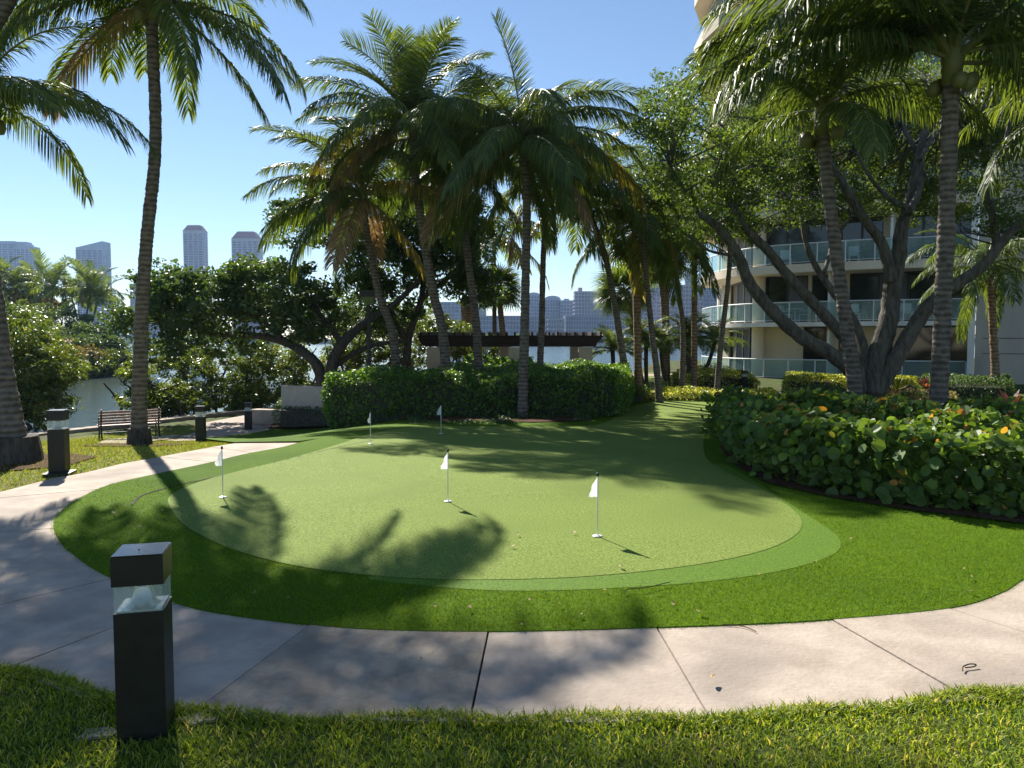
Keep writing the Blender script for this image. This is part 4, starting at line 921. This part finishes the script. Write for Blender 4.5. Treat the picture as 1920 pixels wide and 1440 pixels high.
# ================================================================ trees beside the water
# near left mangrove in the water by the seawall
tree('mangrove_tree', 'bright green mangrove in the water left of the bench', (-14.6, 24.5, WZ), [([(-14.6, 24.5, WZ), (-14.4, 24.3, -.6), (-14.9, 24.5, .6)], .10, .03), ([(-14.6, 24.5, WZ), (-15.6, 24.8, -.4), (-16.4, 25, 1.0)], .10, .03)],
     [ell(60, 690, 24.5, 75, 60, 1.6), ell(30, 640, 25, 60, 55, 1.5), ell(85, 750, 24, 34, 42, 1.1), ell(20, 760, 23.6, 50, 40, 1.2), ell(92, 680, 25.5, 26, 25, 1)], 300, 22000, .35, .115, M['mangrove_leaf'], M['bark_dark'], 71, None, ntw=140, wid=.5)
tree('mangrove_tree', 'darker mangrove rising behind the far left palm trunk', (-18, 29, WZ), [([(-18, 29, WZ), (-18, 29, 0), (-18.5, 29, 1.5)], .12, .03)], [ell(0, 620, 29, 70, 50, 2), ell(-60, 600, 28, 60, 80, 2), ell(60, 650, 30, 50, 36, 2)], 120, 9000, .45, .13, M['dark_leaf'], M['bark_dark'], 72, None, ntw=50)
# mangrove fringe seen through, right of the tall palm
fr = [('loose mangrove with orange specked leaves just right of the bench', [(280, 750, 26.5, 50, 36, 1.1), (258, 700, 27, 22, 24, .9), (330, 750, 27.5, 60, 38, 1.2)], 170, 10500, 73),
      ('thin mangrove over glittering water below the dark spreading tree', [(400, 690, 30, 80, 50, 1.5), (330, 670, 31, 60, 40, 1.5), (440, 740, 29.5, 60, 36, 1.2)], 230, 15500, 74),
      ('mangrove thicket left of the beige wall panel', [(510, 680, 31, 80, 50, 1.6), (560, 735, 29.5, 60, 30, 1.3), (480, 745, 29.5, 50, 25, 1.2)], 240, 17000, 75),
      ('mangrove thicket behind the lamp post', [(700, 640, 31, 70, 60, 1.6), (650, 680, 30, 60, 36, 1.6), (760, 650, 31, 50, 55, 1.5)], 240, 16000, 76),
      ('sunlit mangrove behind the left pergola pillar', [(860, 640, 33, 50, 40, 1.6), (800, 610, 34, 50, 40, 1.6), (910, 655, 35, 34, 26, 1.5)], 150, 10500, 77)]
for lab, es, nc, nl, sd in fr:
    E = [ell(*e) for e in es]; c = E[0][0]; z0 = WZ
    rg = np.random.default_rng(sd); lm = []
    for q_ in range(5):
        x = c[0]+rg.uniform(-1.4, 1.4); lm.append(([(x, c[1], z0), (x+rg.uniform(-.4, .4), c[1]+rg.uniform(-.3, .3), -.5), (x+rg.uniform(-1.2, 1.2), c[1], c[2]+.6)], .06, .02))
    tree('mangrove_tree', lab, (c[0], c[1], z0), lm, E, nc, nl, .30, .12, M['mangrove_leaf'], M['bark_dark'], sd, 'mangroves along the seawall', ntw=150, shell=.35, twr=.010)
# big dark spreading tree with V trunk
vb = np.array((*mpx(608, 24.5), -1.0))
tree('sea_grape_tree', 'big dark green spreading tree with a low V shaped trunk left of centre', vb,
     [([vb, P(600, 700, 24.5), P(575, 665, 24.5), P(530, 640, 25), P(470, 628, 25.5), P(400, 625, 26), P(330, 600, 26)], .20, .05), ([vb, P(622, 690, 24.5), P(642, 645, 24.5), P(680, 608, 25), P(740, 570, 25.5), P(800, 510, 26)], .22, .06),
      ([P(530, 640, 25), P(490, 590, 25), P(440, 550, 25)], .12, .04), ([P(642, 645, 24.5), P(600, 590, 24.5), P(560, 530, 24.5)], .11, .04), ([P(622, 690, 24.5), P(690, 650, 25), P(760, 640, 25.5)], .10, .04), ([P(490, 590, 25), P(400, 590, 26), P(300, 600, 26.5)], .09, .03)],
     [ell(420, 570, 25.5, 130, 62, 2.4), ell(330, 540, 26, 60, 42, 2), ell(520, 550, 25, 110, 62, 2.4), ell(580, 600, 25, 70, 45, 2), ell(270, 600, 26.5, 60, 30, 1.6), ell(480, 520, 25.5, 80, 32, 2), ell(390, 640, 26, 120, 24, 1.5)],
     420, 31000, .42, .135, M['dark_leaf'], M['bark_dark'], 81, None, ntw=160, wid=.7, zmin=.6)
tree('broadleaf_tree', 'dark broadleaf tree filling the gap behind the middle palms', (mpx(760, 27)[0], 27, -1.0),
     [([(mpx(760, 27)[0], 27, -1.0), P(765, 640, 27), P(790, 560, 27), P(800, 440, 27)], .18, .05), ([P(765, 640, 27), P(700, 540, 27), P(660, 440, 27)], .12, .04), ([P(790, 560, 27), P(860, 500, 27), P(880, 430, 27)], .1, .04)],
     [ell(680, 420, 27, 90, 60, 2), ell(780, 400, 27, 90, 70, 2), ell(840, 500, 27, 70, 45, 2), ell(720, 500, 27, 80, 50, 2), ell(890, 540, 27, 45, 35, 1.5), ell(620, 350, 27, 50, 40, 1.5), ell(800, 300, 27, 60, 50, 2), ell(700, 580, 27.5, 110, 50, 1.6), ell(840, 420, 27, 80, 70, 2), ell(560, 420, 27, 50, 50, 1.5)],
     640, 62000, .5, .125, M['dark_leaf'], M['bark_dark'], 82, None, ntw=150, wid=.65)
tree('broadleaf_tree', 'feathery green tree behind the leaning palm right of centre', (mpx(1180, 34)[0], 34, -.3),
     [([(mpx(1195, 34)[0], 34, -.3), P(1192, 600, 34), P(1190, 480, 34), P(1230, 350, 34)], .14, .05), ([P(1190, 480, 34), P(1240, 420, 34), P(1290, 380, 34)], .1, .03)],
     [ell(1230, 330, 32, 70, 90, 2.5), ell(1200, 420, 32, 50, 50, 2), ell(1280, 400, 32, 70, 50, 2), ell(1235, 200, 32, 40, 55, 2)],
     240, 17000, .45, .12, M['ficus_leaf'], M['bark_dark'], 83, None, ntw=120)
# the ficus with many limbs on the right
fb = np.array((*mpx(1625, 17.0), -.2)); Yf = 17.0
L_ = lambda l, r0, r1, y1=None: (pp(l, Yf, y1), r0*.76, r1*.74)
limbs = [L_([(1612, 735), (1600, 700), (1560, 665), (1500, 630), (1450, 585), (1405, 530), (1385, 480), (1350, 430), (1310, 400)], .24, .09, 16.0),
         L_([(1618, 735), (1602, 680), (1588, 640), (1545, 590), (1480, 520), (1440, 470), (1400, 430), (1375, 390), (1340, 330)], .20, .07, 16.5),
         L_([(1635, 740), (1640, 690), (1655, 640), (1668, 590), (1672, 540), (1685, 480), (1690, 430), (1705, 380), (1722, 300), (1740, 220)], .34, .08, 17.5),
         L_([(1672, 530), (1655, 460), (1620, 410), (1585, 350), (1560, 310), (1530, 250)], .17, .05, 17.5),
         L_([(1640, 740), (1670, 690), (1710, 620), (1745, 570), (1790, 535), (1840, 500), (1900, 430), (1960, 380)], .26, .09, 16.2),
         L_([(1612, 720), (1620, 660), (1600, 600), (1560, 545), (1530, 500), (1510, 450), (1500, 380)], .15, .05, 18),
         L_([(1545, 510), (1555, 480), (1562, 455), (1600, 400)], .07, .03, 18),
         L_([(1702, 390), (1665, 370), (1630, 330), (1600, 270)], .09, .03, 17.5),
         L_([(1702, 400), (1722, 360), (1725, 300), (1700, 250), (1680, 190)], .12, .04, 18),
         L_([(1725, 300), (1760, 240), (1790, 200)], .07, .03, 18),
         L_([(1870, 460), (1860, 400), (1850, 330), (1880, 280), (1900, 200)], .12, .04, 16.5),
         L_([(1375, 390), (1372, 340), (1380, 260)], .07, .03, 16.5), L_([(1385, 480), (1330, 470), (1290, 440)], .05, .02, 15.8),
         L_([(1310, 400), (1280, 350), (1250, 300)], .07, .02, 15.8)]
fe = [ell(1300, 300, 16.5, 110, 90, 1.8), ell(1470, 190, 20.5, 100, 70, 1.8), ell(1650, 350, 20, 90, 50, 1.6), ell(1530, 370, 20, 90, 45, 1.6), ell(1850, 180, 21, 110, 80, 1.8), ell(1400, 110, 21, 70, 50, 1.5), ell(1760, 380, 19.5, 80, 40, 1.5), ell(1400, 330, 17, 110, 70, 2.2), ell(1500, 300, 19.5, 110, 80, 2.2), ell(1600, 260, 20, 120, 90, 2.2), ell(1720, 280, 20, 110, 100, 2.2), ell(1850, 300, 19.5, 100, 90, 2), ell(1250, 220, 16, 60, 60, 1.4), ell(1340, 190, 18.5, 90, 70, 2),
      ell(1560, 170, 21, 130, 70, 2), ell(1760, 160, 21, 130, 70, 2), ell(1340, 420, 16.2, 70, 36, 1.5), ell(1450, 400, 17, 70, 36, 1.6), ell(1940, 220, 19, 90, 100, 2), ell(1900, 400, 16.6, 60, 40, 1.4), ell(1600, 400, 18.2, 60, 30, 1.5)]
tree('ficus_tree', 'many limbed ficus tree with wide leafy canopy in front of the apartment building', fb, limbs, fe, 980, 108000, .40, .084, M['ficus_leaf'], M['bark_ficus'], 91, None, ntw=420, wid=.5, shell=.3, twr=.013)

# ================================================================ palms
def bz(px, Y): x = mpx(px, Y)[0]; return (x, Y, float(land(x, Y)))
g = G(262, 836); Yp = g[1]; print('P1 Y', g, flush=True)
palm('tall straight coconut palm beside the bench, its shadow crossing the green', [tuple(g)]+pp([(261, 780), (263, 690), (266, 580), (276, 440), (290, 300), (291, 200), (287, 110), (284, 10)], Yp, Yp-.9),   .19, .125, .88, 8, 2, 2, (2, 4), .2, .02, extra=[(6, -12, .95), (7, 10, .8), (7, 190, .75), (4, -8, .9), (4, 172, .85), (5, 14, .86), (5, -28, .82), (6, -42, .78), (6, 25, .74), (5, 188, .8), (6, 205, .78), (6, 160, .7), (5, 95, .8), (5, 265, .75), (4, 130, .85)], nuts=True)
ring_bed(g, .95, 1); b = MB(); b.tube([g-(0, 0, .1), g+np.array((0, 0, .12)), g+np.array((0, 0, .34))], [.25, .225, .2], 14); tag(b.build('trunk_root_flare', M['bark_dark']), 'dark root collar at the foot of the tall straight palm', 'tree root')
g = G(30, 868); Yp = g[1]
palm('thick leaning palm trunk at the left picture edge with low drooping fronds', [tuple(g)]+pp([(18, 800), (2, 700), (-14, 560), (-34, 420), (-42, 300), (-44, 205)], Yp, Yp+.3), .27, .15, .66, 16, 3, 2, (2, 6), .15, .02, nuts=True)
ring_bed(g, 1.0, 2); b = MB(); b.tube([g-(0, 0, .1), g+np.array((0, 0, .15)), g+np.array((0, 0, .38))], [.36, .33, .29], 14); tag(b.build('trunk_root_flare', M['bark_dark']), 'dark root collar at the foot of the thick left palm', 'tree root')
palm('palm beyond the left edge whose fronds hang into the upper left corner', [(-11.8, 12.8, -.3), (-11.2, 12.8, 2), tuple(P(70, -95, 13.0))], .2, .13, .7, 11, 4, 2, (2, 6), .1, .0)
palm('central left palm with broad drooping brown tipped fronds', [bz(746, 22)]+pp([(743, 690), (735, 620), (713, 560), (700, 500), (688, 440), (680, 375)], 22, 21), .17, .12, .86, 24, 5, 2, (1, 7), .25, .06, extra=[(4, 180, .92), (5, 190, .9), (6, 172, .85), (5, 165, .9), (6, 200, .8)])
palm('tall central palm with upright feathery fronds reaching highest left of centre', [bz(838, 20.5)]+pp([(836, 690), (828, 610), (815, 560), (800, 480), (788, 400), (778, 320), (775, 245)], 20.5, 19.5), .18, .13, .84, 27, 6, 2, (0, 6), .12, .02, extra=[(6, 185, .9), (6, 340, .9), (7, 60, .8), (5, 165, .95), (2, 175, .85), (3, 185, .88), (1, 20, .8)])
palm('middle palm trunk curving slightly left behind the hedge', [bz(898, 21.5)]+pp([(897, 690), (893, 610), (883, 530), (875, 460), (868, 390), (868, 315)], 21.5, 21), .17, .12, .86, 21, 7, 1, (1, 6), .15, .02, extra=[(7, 20, .8), (7, 180, .8), (6, 100, .85), (7, 260, .8)])
palm('tall straight palm in front of the hedge with a spear shaped top frond', [bz(980, 18.1)]+pp([(982, 690), (984, 600), (986, 500), (988, 400), (986, 330), (978, 268)], 18.1, 17.8), .15, .115, .84, 27, 8, 2, (2, 7), .12, .03, extra=[(0, 200, .72), (5, 5, .95), (4, 350, .9), (6, 180, .85), (6, 20, .9), (7, 150, .8), (7, 0, .85), (6, 300, .8)])
palm('slim straight palm just right of the tall central one', [bz(1013, 23)]+pp([(1013, 680), (1016, 600), (1018, 500), (1022, 420), (1028, 340)], 23, 22.5), .14, .10, .86, 20, 9, 1, (2, 6), .2, .03, extra=[(6, 0, .95), (7, 30, .85), (7, 200, .8), (6, 330, .95)])
palm('leaning palm right of centre whose trunk tilts left over the pergola end', [bz(1172, 25)]+pp([(1170, 690), (1162, 630), (1148, 545), (1132, 470), (1112, 415), (1100, 372)], 25, 24), .17, .11, .88, 20, 10, 1, (1, 6), .3, .05, extra=[(5, 20, 1.0), (6, 350, 1.0), (6, 195, .85)])
palm('distant small palm between the tall central trunks', [bz(928, 36)]+pp([(927, 600), (927, 520), (926, 452)], 36, 36), .15, .11, .92, 18, 11, 0, (2, 7), .3, .0)
palm('dark slim palm right of the tan trunk, curving to the left', [bz(1238, 24)]+pp([(1232, 700), (1222, 620), (1214, 540), (1207, 470), (1203, 420)], 24, 23.5), .15, .095, .85, 20, 12, 1, (1, 7), .15, .0)
palm('dark thin palm left of the tan twin trunks near the balconies', [bz(1279, 27)]+pp([(1281, 650), (1278, 590), (1270, 530), (1266, 470), (1268, 430)], 27, 27), .14, .09, .8, 18, 13, 1, (2, 7), .15, .0)
palm('palm with pale frond sweeping toward the balcony corner', [bz(1302, 29)]+pp([(1302, 650), (1302, 560), (1302, 500), (1300, 450)], 29, 29), .14, .13, .85, 16, 14, 1, (2, 6), .3, .05, mat='trunk_tan')
palm('very thin leaning trunk palm in front of the balcony corner', [bz(1344, 26)]+pp([(1352, 640), (1362, 560), (1368, 490), (1370, 400), (1372, 330)], 26, 26), .12, .09, .8, 18, 16, 1, (1, 7), .15, .0)
palm('ringed palm leaning left among the round leaved shrubs on the right', [bz(1604, 13.2)]+pp([(1603, 740), (1596, 670), (1580, 560), (1562, 430), (1549, 320), (1541, 225)], 13.2, 12.6), .165, .12, .74, 16, 17, 2, (1, 5), .2, .05, nuts=True)
palm('thick ringed palm nearest on the right with huge glossy fronds', [bz(1757, 11.6)]+pp([(1760, 745), (1765, 640), (1771, 500), (1777, 350), (1781, 230), (1785, 125)], 11.6, 11.2), .165, .14, .95, 18, 18, 2, (1, 4), .22, .03, extra=[(3, 180, 1.05), (3, 200, 1.0), (2, 190, 1.0), (3, 160, 1.05), (4, 20, 1.0), (3, -30, 1.0), (4, 180, 1.08), (5, 195, 1.0), (4, 150, 1.05), (5, 10, .95), (5, -40, .9), (4, 215, 1.0)], nuts=True)
palm('young palm standing against the plain grey end wall', [bz(1866, 27)]+pp([(1866, 700), (1862, 620), (1858, 540), (1857, 500)], 27, 27), .19, .15, .85, 20, 19, 1, (2, 7), .1, .0, mat='trunk_tan')
palm('palm beyond the right edge with fronds over the upper right corner', [(9.5, 12.5, -.1), (9.7, 12.5, 2.6), (9.8, 12.3, 5.2)], .17, .13, .85, 18, 20, 1, (1, 5), .1, .0)
fan_palm('round headed fan palm rising behind the pergola', [bz(942, 36), P(943, 640, 36), P(938, 580, 36), P(935, 540, 36)], .15, .12, 1.0, 1, n=44)
fan_palm('fan palm with curved trunk right of the leaning palm', [bz(1196, 38), P(1194, 640, 38), P(1188, 590, 38), P(1176, 560, 38), P(1168, 545, 38)], .13, .20, 1.25, 2, n=50)
fan_palm('tall tan trunked palm left of the dark slim one', [bz(1198, 26), P(1195, 600, 26), P(1192, 500, 26), P(1189, 440, 26)], .13, .115, 1.1, 3, n=40)
fan_palm('left one of the twin tan trunks in front of the pinkish tower', [bz(1246, 33), P(1246, 620, 33), P(1242, 540, 33), P(1232, 490, 33)], .13, .11, 1.0, 4, n=36)
fan_palm('right one of the twin tan trunks in front of the pinkish tower', [bz(1252, 33.4), P(1250, 620, 33.4), P(1249, 540, 33.4), P(1252, 485, 33.4)], .13, .11, 1.0, 5, n=36)
# dead-sheathed trunk left of the fan palm
b = MB(); b.tube(spline([(mpx(877, 37)[0], 37, -1.0), P(877, 640, 37), P(874, 590, 37), P(872, 560, 37)], 5), [.22]*8+[.30]*8, 8) if False else b.tube(spline([(mpx(877, 37)[0], 37, -1.0), P(877, 640, 37), P(874, 590, 37), P(872, 560, 37)], 5), .26, 8); tag(b.build('palm_stump', M['trunk_tan'], smooth=True), 'shaggy tan palm trunk behind the pergola left of the fan palm', 'tree')
# pygmy date palms
MDATE = {}
def date_palm(label, px, py, Y, stems, size, seed):
    rg = np.random.default_rng(seed); x, _, z = bz(px, Y)
    t = thing('date_palm', (x, Y, z), label, 'palm tree', 'pygmy date palms by the lawn')
    for k in range(stems):
        dx = rg.uniform(-.45, .45)+(k-(stems-1)/2)*.5; tp = np.array((x+dx, Y+rg.uniform(-.3, .3), P(px, py, Y)[2]+rg.uniform(-.25, .2)))
        b = MB(); b.tube(spline([(x+dx*.2, Y, z), (x+dx*.7, Y, z+(tp[2]-z)*.5), tp], 5), .085, 7); b.build('trunk', M['bark_dark'], t, smooth=True)
        for j in range(26):
            v = (j*3+k) % 4
            if v not in MDATE: MDATE[v] = frond_mesh((75, 50, 25, 5)[v], (70, 85, 80, 60)[v], 1.35, 46, .30, 300+v, M['frond'], .35, .022, vee=.3)
            o = bpy.data.objects.new('frond', MDATE[v]); col.objects.link(o); o.parent = t; o.location = tuple(tp-np.array(t.location)); o.rotation_euler = (0, 0, R(j*137.5)); s = size*rg.uniform(.85, 1.1); o.scale = (s, s, s)
date_palm('feathery pygmy date palm at the right end of the pergola', 1150, 650, 30, 1, 1.0, 1)
date_palm('pygmy date palm with two stems behind the dark slim trunk', 1215, 648, 30.5, 2, 1.0, 2)
date_palm('pygmy date palm with glossy fronds beside the twin trunks', 1255, 655, 31, 1, 1.0, 3)
date_palm('pygmy date palm clump nearest the glass balcony', 1298, 640, 32, 3, 1.05, 4)

# ================================================================ hedges and shrubs
hp = np.array([(-4.55, 18.6), (-3.6, 18.25), (-1.5, 18.3), (1.0, 18.1), (2.55, 18.3), (3.1, 20), (4.0, 26.3), (3.4, 27), (-.6, 27), (-1.4, 23), (-4.2, 21.2), (-4.75, 20)])
hedge('tall_hedge', 'long clipped hedge, sunlit on top, across the back of the green', hp, .90, 70000, .082, M['hedge_leaf'], 101, .5, wid=.6, lump=.075, ripple=1.4, depthv=.17)
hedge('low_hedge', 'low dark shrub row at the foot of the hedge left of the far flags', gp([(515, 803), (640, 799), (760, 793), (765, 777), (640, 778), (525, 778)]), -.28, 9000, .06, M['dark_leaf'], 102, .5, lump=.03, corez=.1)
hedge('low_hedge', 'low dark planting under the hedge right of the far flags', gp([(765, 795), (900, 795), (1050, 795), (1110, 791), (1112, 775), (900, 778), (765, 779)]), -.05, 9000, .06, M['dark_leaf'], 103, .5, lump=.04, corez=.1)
c = G(1100, 790); tree('small_shrub', 'small light green shrub at the edge of the turf by the hedge end', (c[0], c[1], c[2]), [], [(c+np.array((0, .1, .2)), np.array((.25, .2, .22)))], 20, 700, .1, .06, M['hedge_leaf'], M['bark_dark'], 104, None, ntw=10, cat='shrub', twr=.004)
hedge('clipped_shrub', 'bright green clipped shrub behind the hedge under the pergola', [(mpx(872, 27)[0], 26.6), (mpx(990, 27)[0], 26.6), (mpx(1000, 29)[0], 29), (mpx(868, 29)[0], 29)], 1.05, 5500, .09, M['hedge_leaf'], 105, .5)
hedge('ground_cover_shrub', 'dark low shrub mass right of the tall hedge end', [tuple(x) for x in gp([(1175, 757), (1250, 745), (1255, 735), (1185, 728), (1172, 735)])], .12, 5000, .085, M['dark_leaf'], 106, .5)
hedge('gold_hedge', 'golden leaved clipped hedge along the far edge of the green', [(4.2, 24.9), (6.5, 24.6), (8.4, 24.2), (8.9, 26.4), (6.0, 27.2), (4.3, 27)], .02, 15000, .075, M['gold_leaf'], 107, .5, lump=.05)
hedge('gold_hedge', 'golden hedge mound in front of the lowest glass railing on the left', [(7.0, 30.5), (9.6, 30), (9.8, 33), (7, 34)], .45, 8000, .085, M['gold_leaf'], 108, .5, lump=.12)
hedge('gold_hedge', 'clipped yellow topped hedge left of the ficus trunk by the building', [(mpx(1470, 27)[0], 27), (mpx(1585, 26.5)[0], 26.5), (mpx(1590, 29)[0], 29), (mpx(1475, 30)[0], 30)], .42, 8500, .08, M['gold_leaf'], 109, .5, lump=.05)
hedge('gold_hedge', 'clipped hedge right of the ficus trunk below the dark windows', [(mpx(1635, 24)[0], 24), (mpx(1715, 24)[0], 24), (mpx(1720, 26)[0], 26), (mpx(1640, 26)[0], 26)], .42, 6500, .08, M['gold_leaf'], 110, .5, lump=.05)
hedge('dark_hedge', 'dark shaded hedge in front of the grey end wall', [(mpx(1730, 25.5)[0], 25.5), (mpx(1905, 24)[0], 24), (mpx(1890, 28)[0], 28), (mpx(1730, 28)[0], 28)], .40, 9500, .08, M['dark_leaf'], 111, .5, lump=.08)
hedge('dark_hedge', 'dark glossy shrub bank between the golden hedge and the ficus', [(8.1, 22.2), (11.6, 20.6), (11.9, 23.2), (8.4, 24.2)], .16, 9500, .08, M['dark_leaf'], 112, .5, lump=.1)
hedge('croton_bed', 'pinkish pale croton shrubs around the small bollard behind the leafy hedge', [(mpx(1650, 17)[0], 17), (mpx(1800, 16)[0], 16), (mpx(1795, 18.5)[0], 18.5), (mpx(1650, 19.3)[0], 19.3)], .42, 5200, .085, M['pink_leaf'], 113, .55, lump=.12, cat='shrub')
hedge('clipped_shrub', 'silvery clipped shrub right of the thick ringed palm', [(mpx(1790, 16)[0], 16), (mpx(1860, 15.6)[0], 15.6), (mpx(1850, 17.6)[0], 17.6), (mpx(1780, 18)[0], 18)], .33, 4200, .075, M['dark_leaf'], 114, .5)
wq = MB(); wq.seg(mpx(1800, 20), mpx(2000, 19), -.5, .02, .3); tag(wq.build('garden_wall', M['wall_beige']), 'low beige garden ledge behind the shrubs at the right edge', 'wall')
# bromeliads
def brom(px, py, Y, s, seed, lab, mk):
    rg = np.random.default_rng(seed); g = P(px, py, Y); t = thing('bromeliad', (g[0], g[1], g[2]-s*.2), lab, 'plant', 'bromeliads in the right bed')
    for k in range(20):
        a = k*2.4; el = rg.uniform(.25, 1.2); L = s*rg.uniform(.8, 1.1); d = np.array((math.cos(a)*math.cos(el), math.sin(a)*math.cos(el), math.sin(el))); w_ = np.array((-math.sin(a), math.cos(a), 0))*.07*s
        o_ = np.array(t.location); m_ = o_+d*L*.6; e = o_+d*L-np.array((0, 0, .15*L)); b = MB(); b.add([o_-w_*.5, o_+w_*.5, m_+w_, m_-w_, e], [[0, 1, 2, 3], [3, 2, 4]], 0, rg.uniform()); b.build('blade', M[mk], t)
brom(1893, 765, 13, .55, 1, 'spiky reddish bromeliad at the right picture edge', 'red_leaf')
brom(1736, 722, 16.5, .4, 2, 'orange red bromeliad left of the thick ringed palm', 'red_leaf')
brom(1682, 724, 17, .4, 3, 'yellowish bromeliad right of the ficus trunk', 'gold_leaf')
# sea grape hedge near right
sg = gp([(1352, 812), (1366, 862), (1440, 900), (1560, 928), (1700, 950), (1920, 972), (2200, 985)])
sgp = np.r_[sg, [(10.5, 8.2), (10.2, 10.6), (7.2, 11.2), (5.6, 12.6), (4.2, 13.6), (3.6, 13.2)]]
def gt(pts, tint, rg):   # more coloured leaves among the exposed top shoots
    top = pts[:, 2] > .64; t = tint*.88; k = rg.uniform(0, 1, len(t)); return np.where(top & (k < .05), rg.uniform(.95, 1, len(t)), t)
hg, gpts = hedge('sea_grape_hedge', 'big round leaved sea grape hedge with yellow and orange leaves at the right', sgp, .72, 27000, .098, M['grape_leaf'], 121, .5, lump=.10, hexl=True, tintf=gt, wid=.92, depthv=.16, up=.35, corez=.45, ripple=1.6)
# the largest leaves in view as parts
rg = np.random.default_rng(9); ns_ = 290
e_ = np.diff(sg, axis=0); k = rg.integers(0, len(e_), ns_); s = rg.uniform(0, 1, (ns_, 1)); xy = sg[k]+e_[k]*s; v = rg.uniform(.1, 1.05, ns_)
nr = np.c_[e_[:, 1], -e_[:, 0]]/np.hypot(*e_.T)[:, None]
xy = xy+nr[k]*rg.uniform(.0, .13, (ns_, 1))
LM = []
for j in range(6):
    b = MB(); leaf_hex(b, np.zeros((1, 3)), .118, np.random.default_rng(400+j), 50, .95, np.array([(.2, .5, .7, .35, .93, .985)[j]]), fold=.2); o = b.build('leaf', M['grape_leaf'], org=(0, 0, 0)); LM.append(o.data); bpy.data.objects.remove(o)
c0 = np.array(hg.location)
for j in range(ns_):
    z = float(land(*xy[j]))+.80*v[j]; q_ = rg.uniform(); me = LM[int(rg.choice(6, p=[.3, .25, .2, .19, .03, .03]))]
    o = bpy.data.objects.new('leaf', me); col.objects.link(o); o.parent = hg; o.location = (xy[j][0]-c0[0], xy[j][1]-c0[1], z-c0[2])
    o.rotation_euler = (rg.uniform(.3, 1.5), rg.uniform(-.6, .6), rg.uniform(-1.2, 1.2)); s = rg.uniform(.7, 1.1); o.scale = (s, s, s)
hedge('fern_bed', 'dark leafy ground plants behind the sea grape hedge', [(3.9, 13.8), (7.5, 11.6), (10.4, 11), (10.8, 14.5), (6, 15.6), (4.6, 15.4)], .42, 9000, .10, M['ficus_leaf'], 122, .6, lump=.12, cat='shrub')

# ================================================================ litter
rg = np.random.default_rng(77); dl = []
spots = [(978, 1172), (1050, 1132), (1262, 1133), (1312, 1148), (1135, 1106), (992, 1124), (1088, 1152), (1088, 1153), (1425, 1077), (1335, 1272), (1806, 1067), (1820, 1082), (1818, 1109), (1595, 1010), (1529, 1055), (1319, 1010), (1076, 999), (972, 1002), (961, 1024), (816, 1136), (476, 1112), (600, 1195), (790, 1236), (690, 1060), (652, 1042), (214, 962), (262, 987), (445, 972), (305, 958), (330, 1036), (108, 1022), (233, 1030), (1165, 1062), (730, 908), (1215, 880), (540, 1120), (880, 1140)]
b = MB(); a = np.linspace(0, 6.283, 9, endpoint=False)
V = [(0, 0, .004)]+[(.021*math.cos(t_), .010*math.sin(t_), .008*abs(math.cos(t_))**2+.004) for t_ in a]
b.add(V, [[0, 1+i, 1+(i+1) % 9] for i in range(9)]); o = b.build('fallen_leaf', M['dry_leaf'], org=(0, 0, 0)); lme = o.data; bpy.data.objects.remove(o)
for px, py in spots:
    g = G(px, py, .075); o = bpy.data.objects.new('fallen_leaf', lme); col.objects.link(o); o.location = tuple(g); o.rotation_euler = (rg.uniform(-.3, .3), rg.uniform(-.3, .3), rg.uniform(0, 6.28)); s = rg.uniform(.6, 1.3); o.scale = (s, s, s)
    pt = (np.array([g[0]]), np.array([g[1]]))
    sf = 'light putting green' if inside(GREEN, *pt)[0] else 'darker turf collar' if inside(COLLAR, *pt)[0] else 'bright turf fringe' if inside(TURF, *pt)[0] else 'concrete sidewalk'
    nb = min([('the nearest right hand flag', 1120, 1005), ('the middle flag', 840, 940), ('the left rim flag', 418, 932), ('the big near bollard', 255, 1200), ('the long sidewalk joint', 900, 1210), ('the bent twig', 1815, 1250), ('the sea grape hedge', 1600, 930), ('the far left sidewalk bend', 110, 1000), ('the long dry stem', 1215, 1105), ('the right sidewalk curve', 1850, 1110)], key=lambda q: math.hypot(q[1]-px, q[2]-py))[0]
    tag(o, 'tiny dry curled leaf on the %s near %s' % (sf, nb), 'leaf', 'tiny dry leaves scattered on turf and path')
g = [G(1805, 1258, .06), G(1806, 1250, .065), G(1818, 1245, .07), G(1830, 1246, .065), G(1826, 1250, .06), G(1810, 1252, .06)]; b = MB(); b.tube(spline(g, 4), .0035, 5); tag(b.build('twig', M['twig']), 'small bent twig on the right hand sidewalk slab', 'twig')
g = [G(1170, 1110, .075), G(1180, 1104, .08), G(1210, 1102, .08), G(1256, 1091, .08)]; b = MB(); b.tube(spline(g, 4), .003, 5); tag(b.build('twig', M['twig']), 'long thin dry stem lying on the green collar of the turf', 'twig')
g = [G(1355, 1171, .055), G(1380, 1172, .055), G(1400, 1176, .055), G(1418, 1184, .055)]; b = MB(); b.tube(spline(g, 4), .003, 5); tag(b.build('twig', M['twig']), 'thin curved stem at the turf edge on the slab', 'twig')
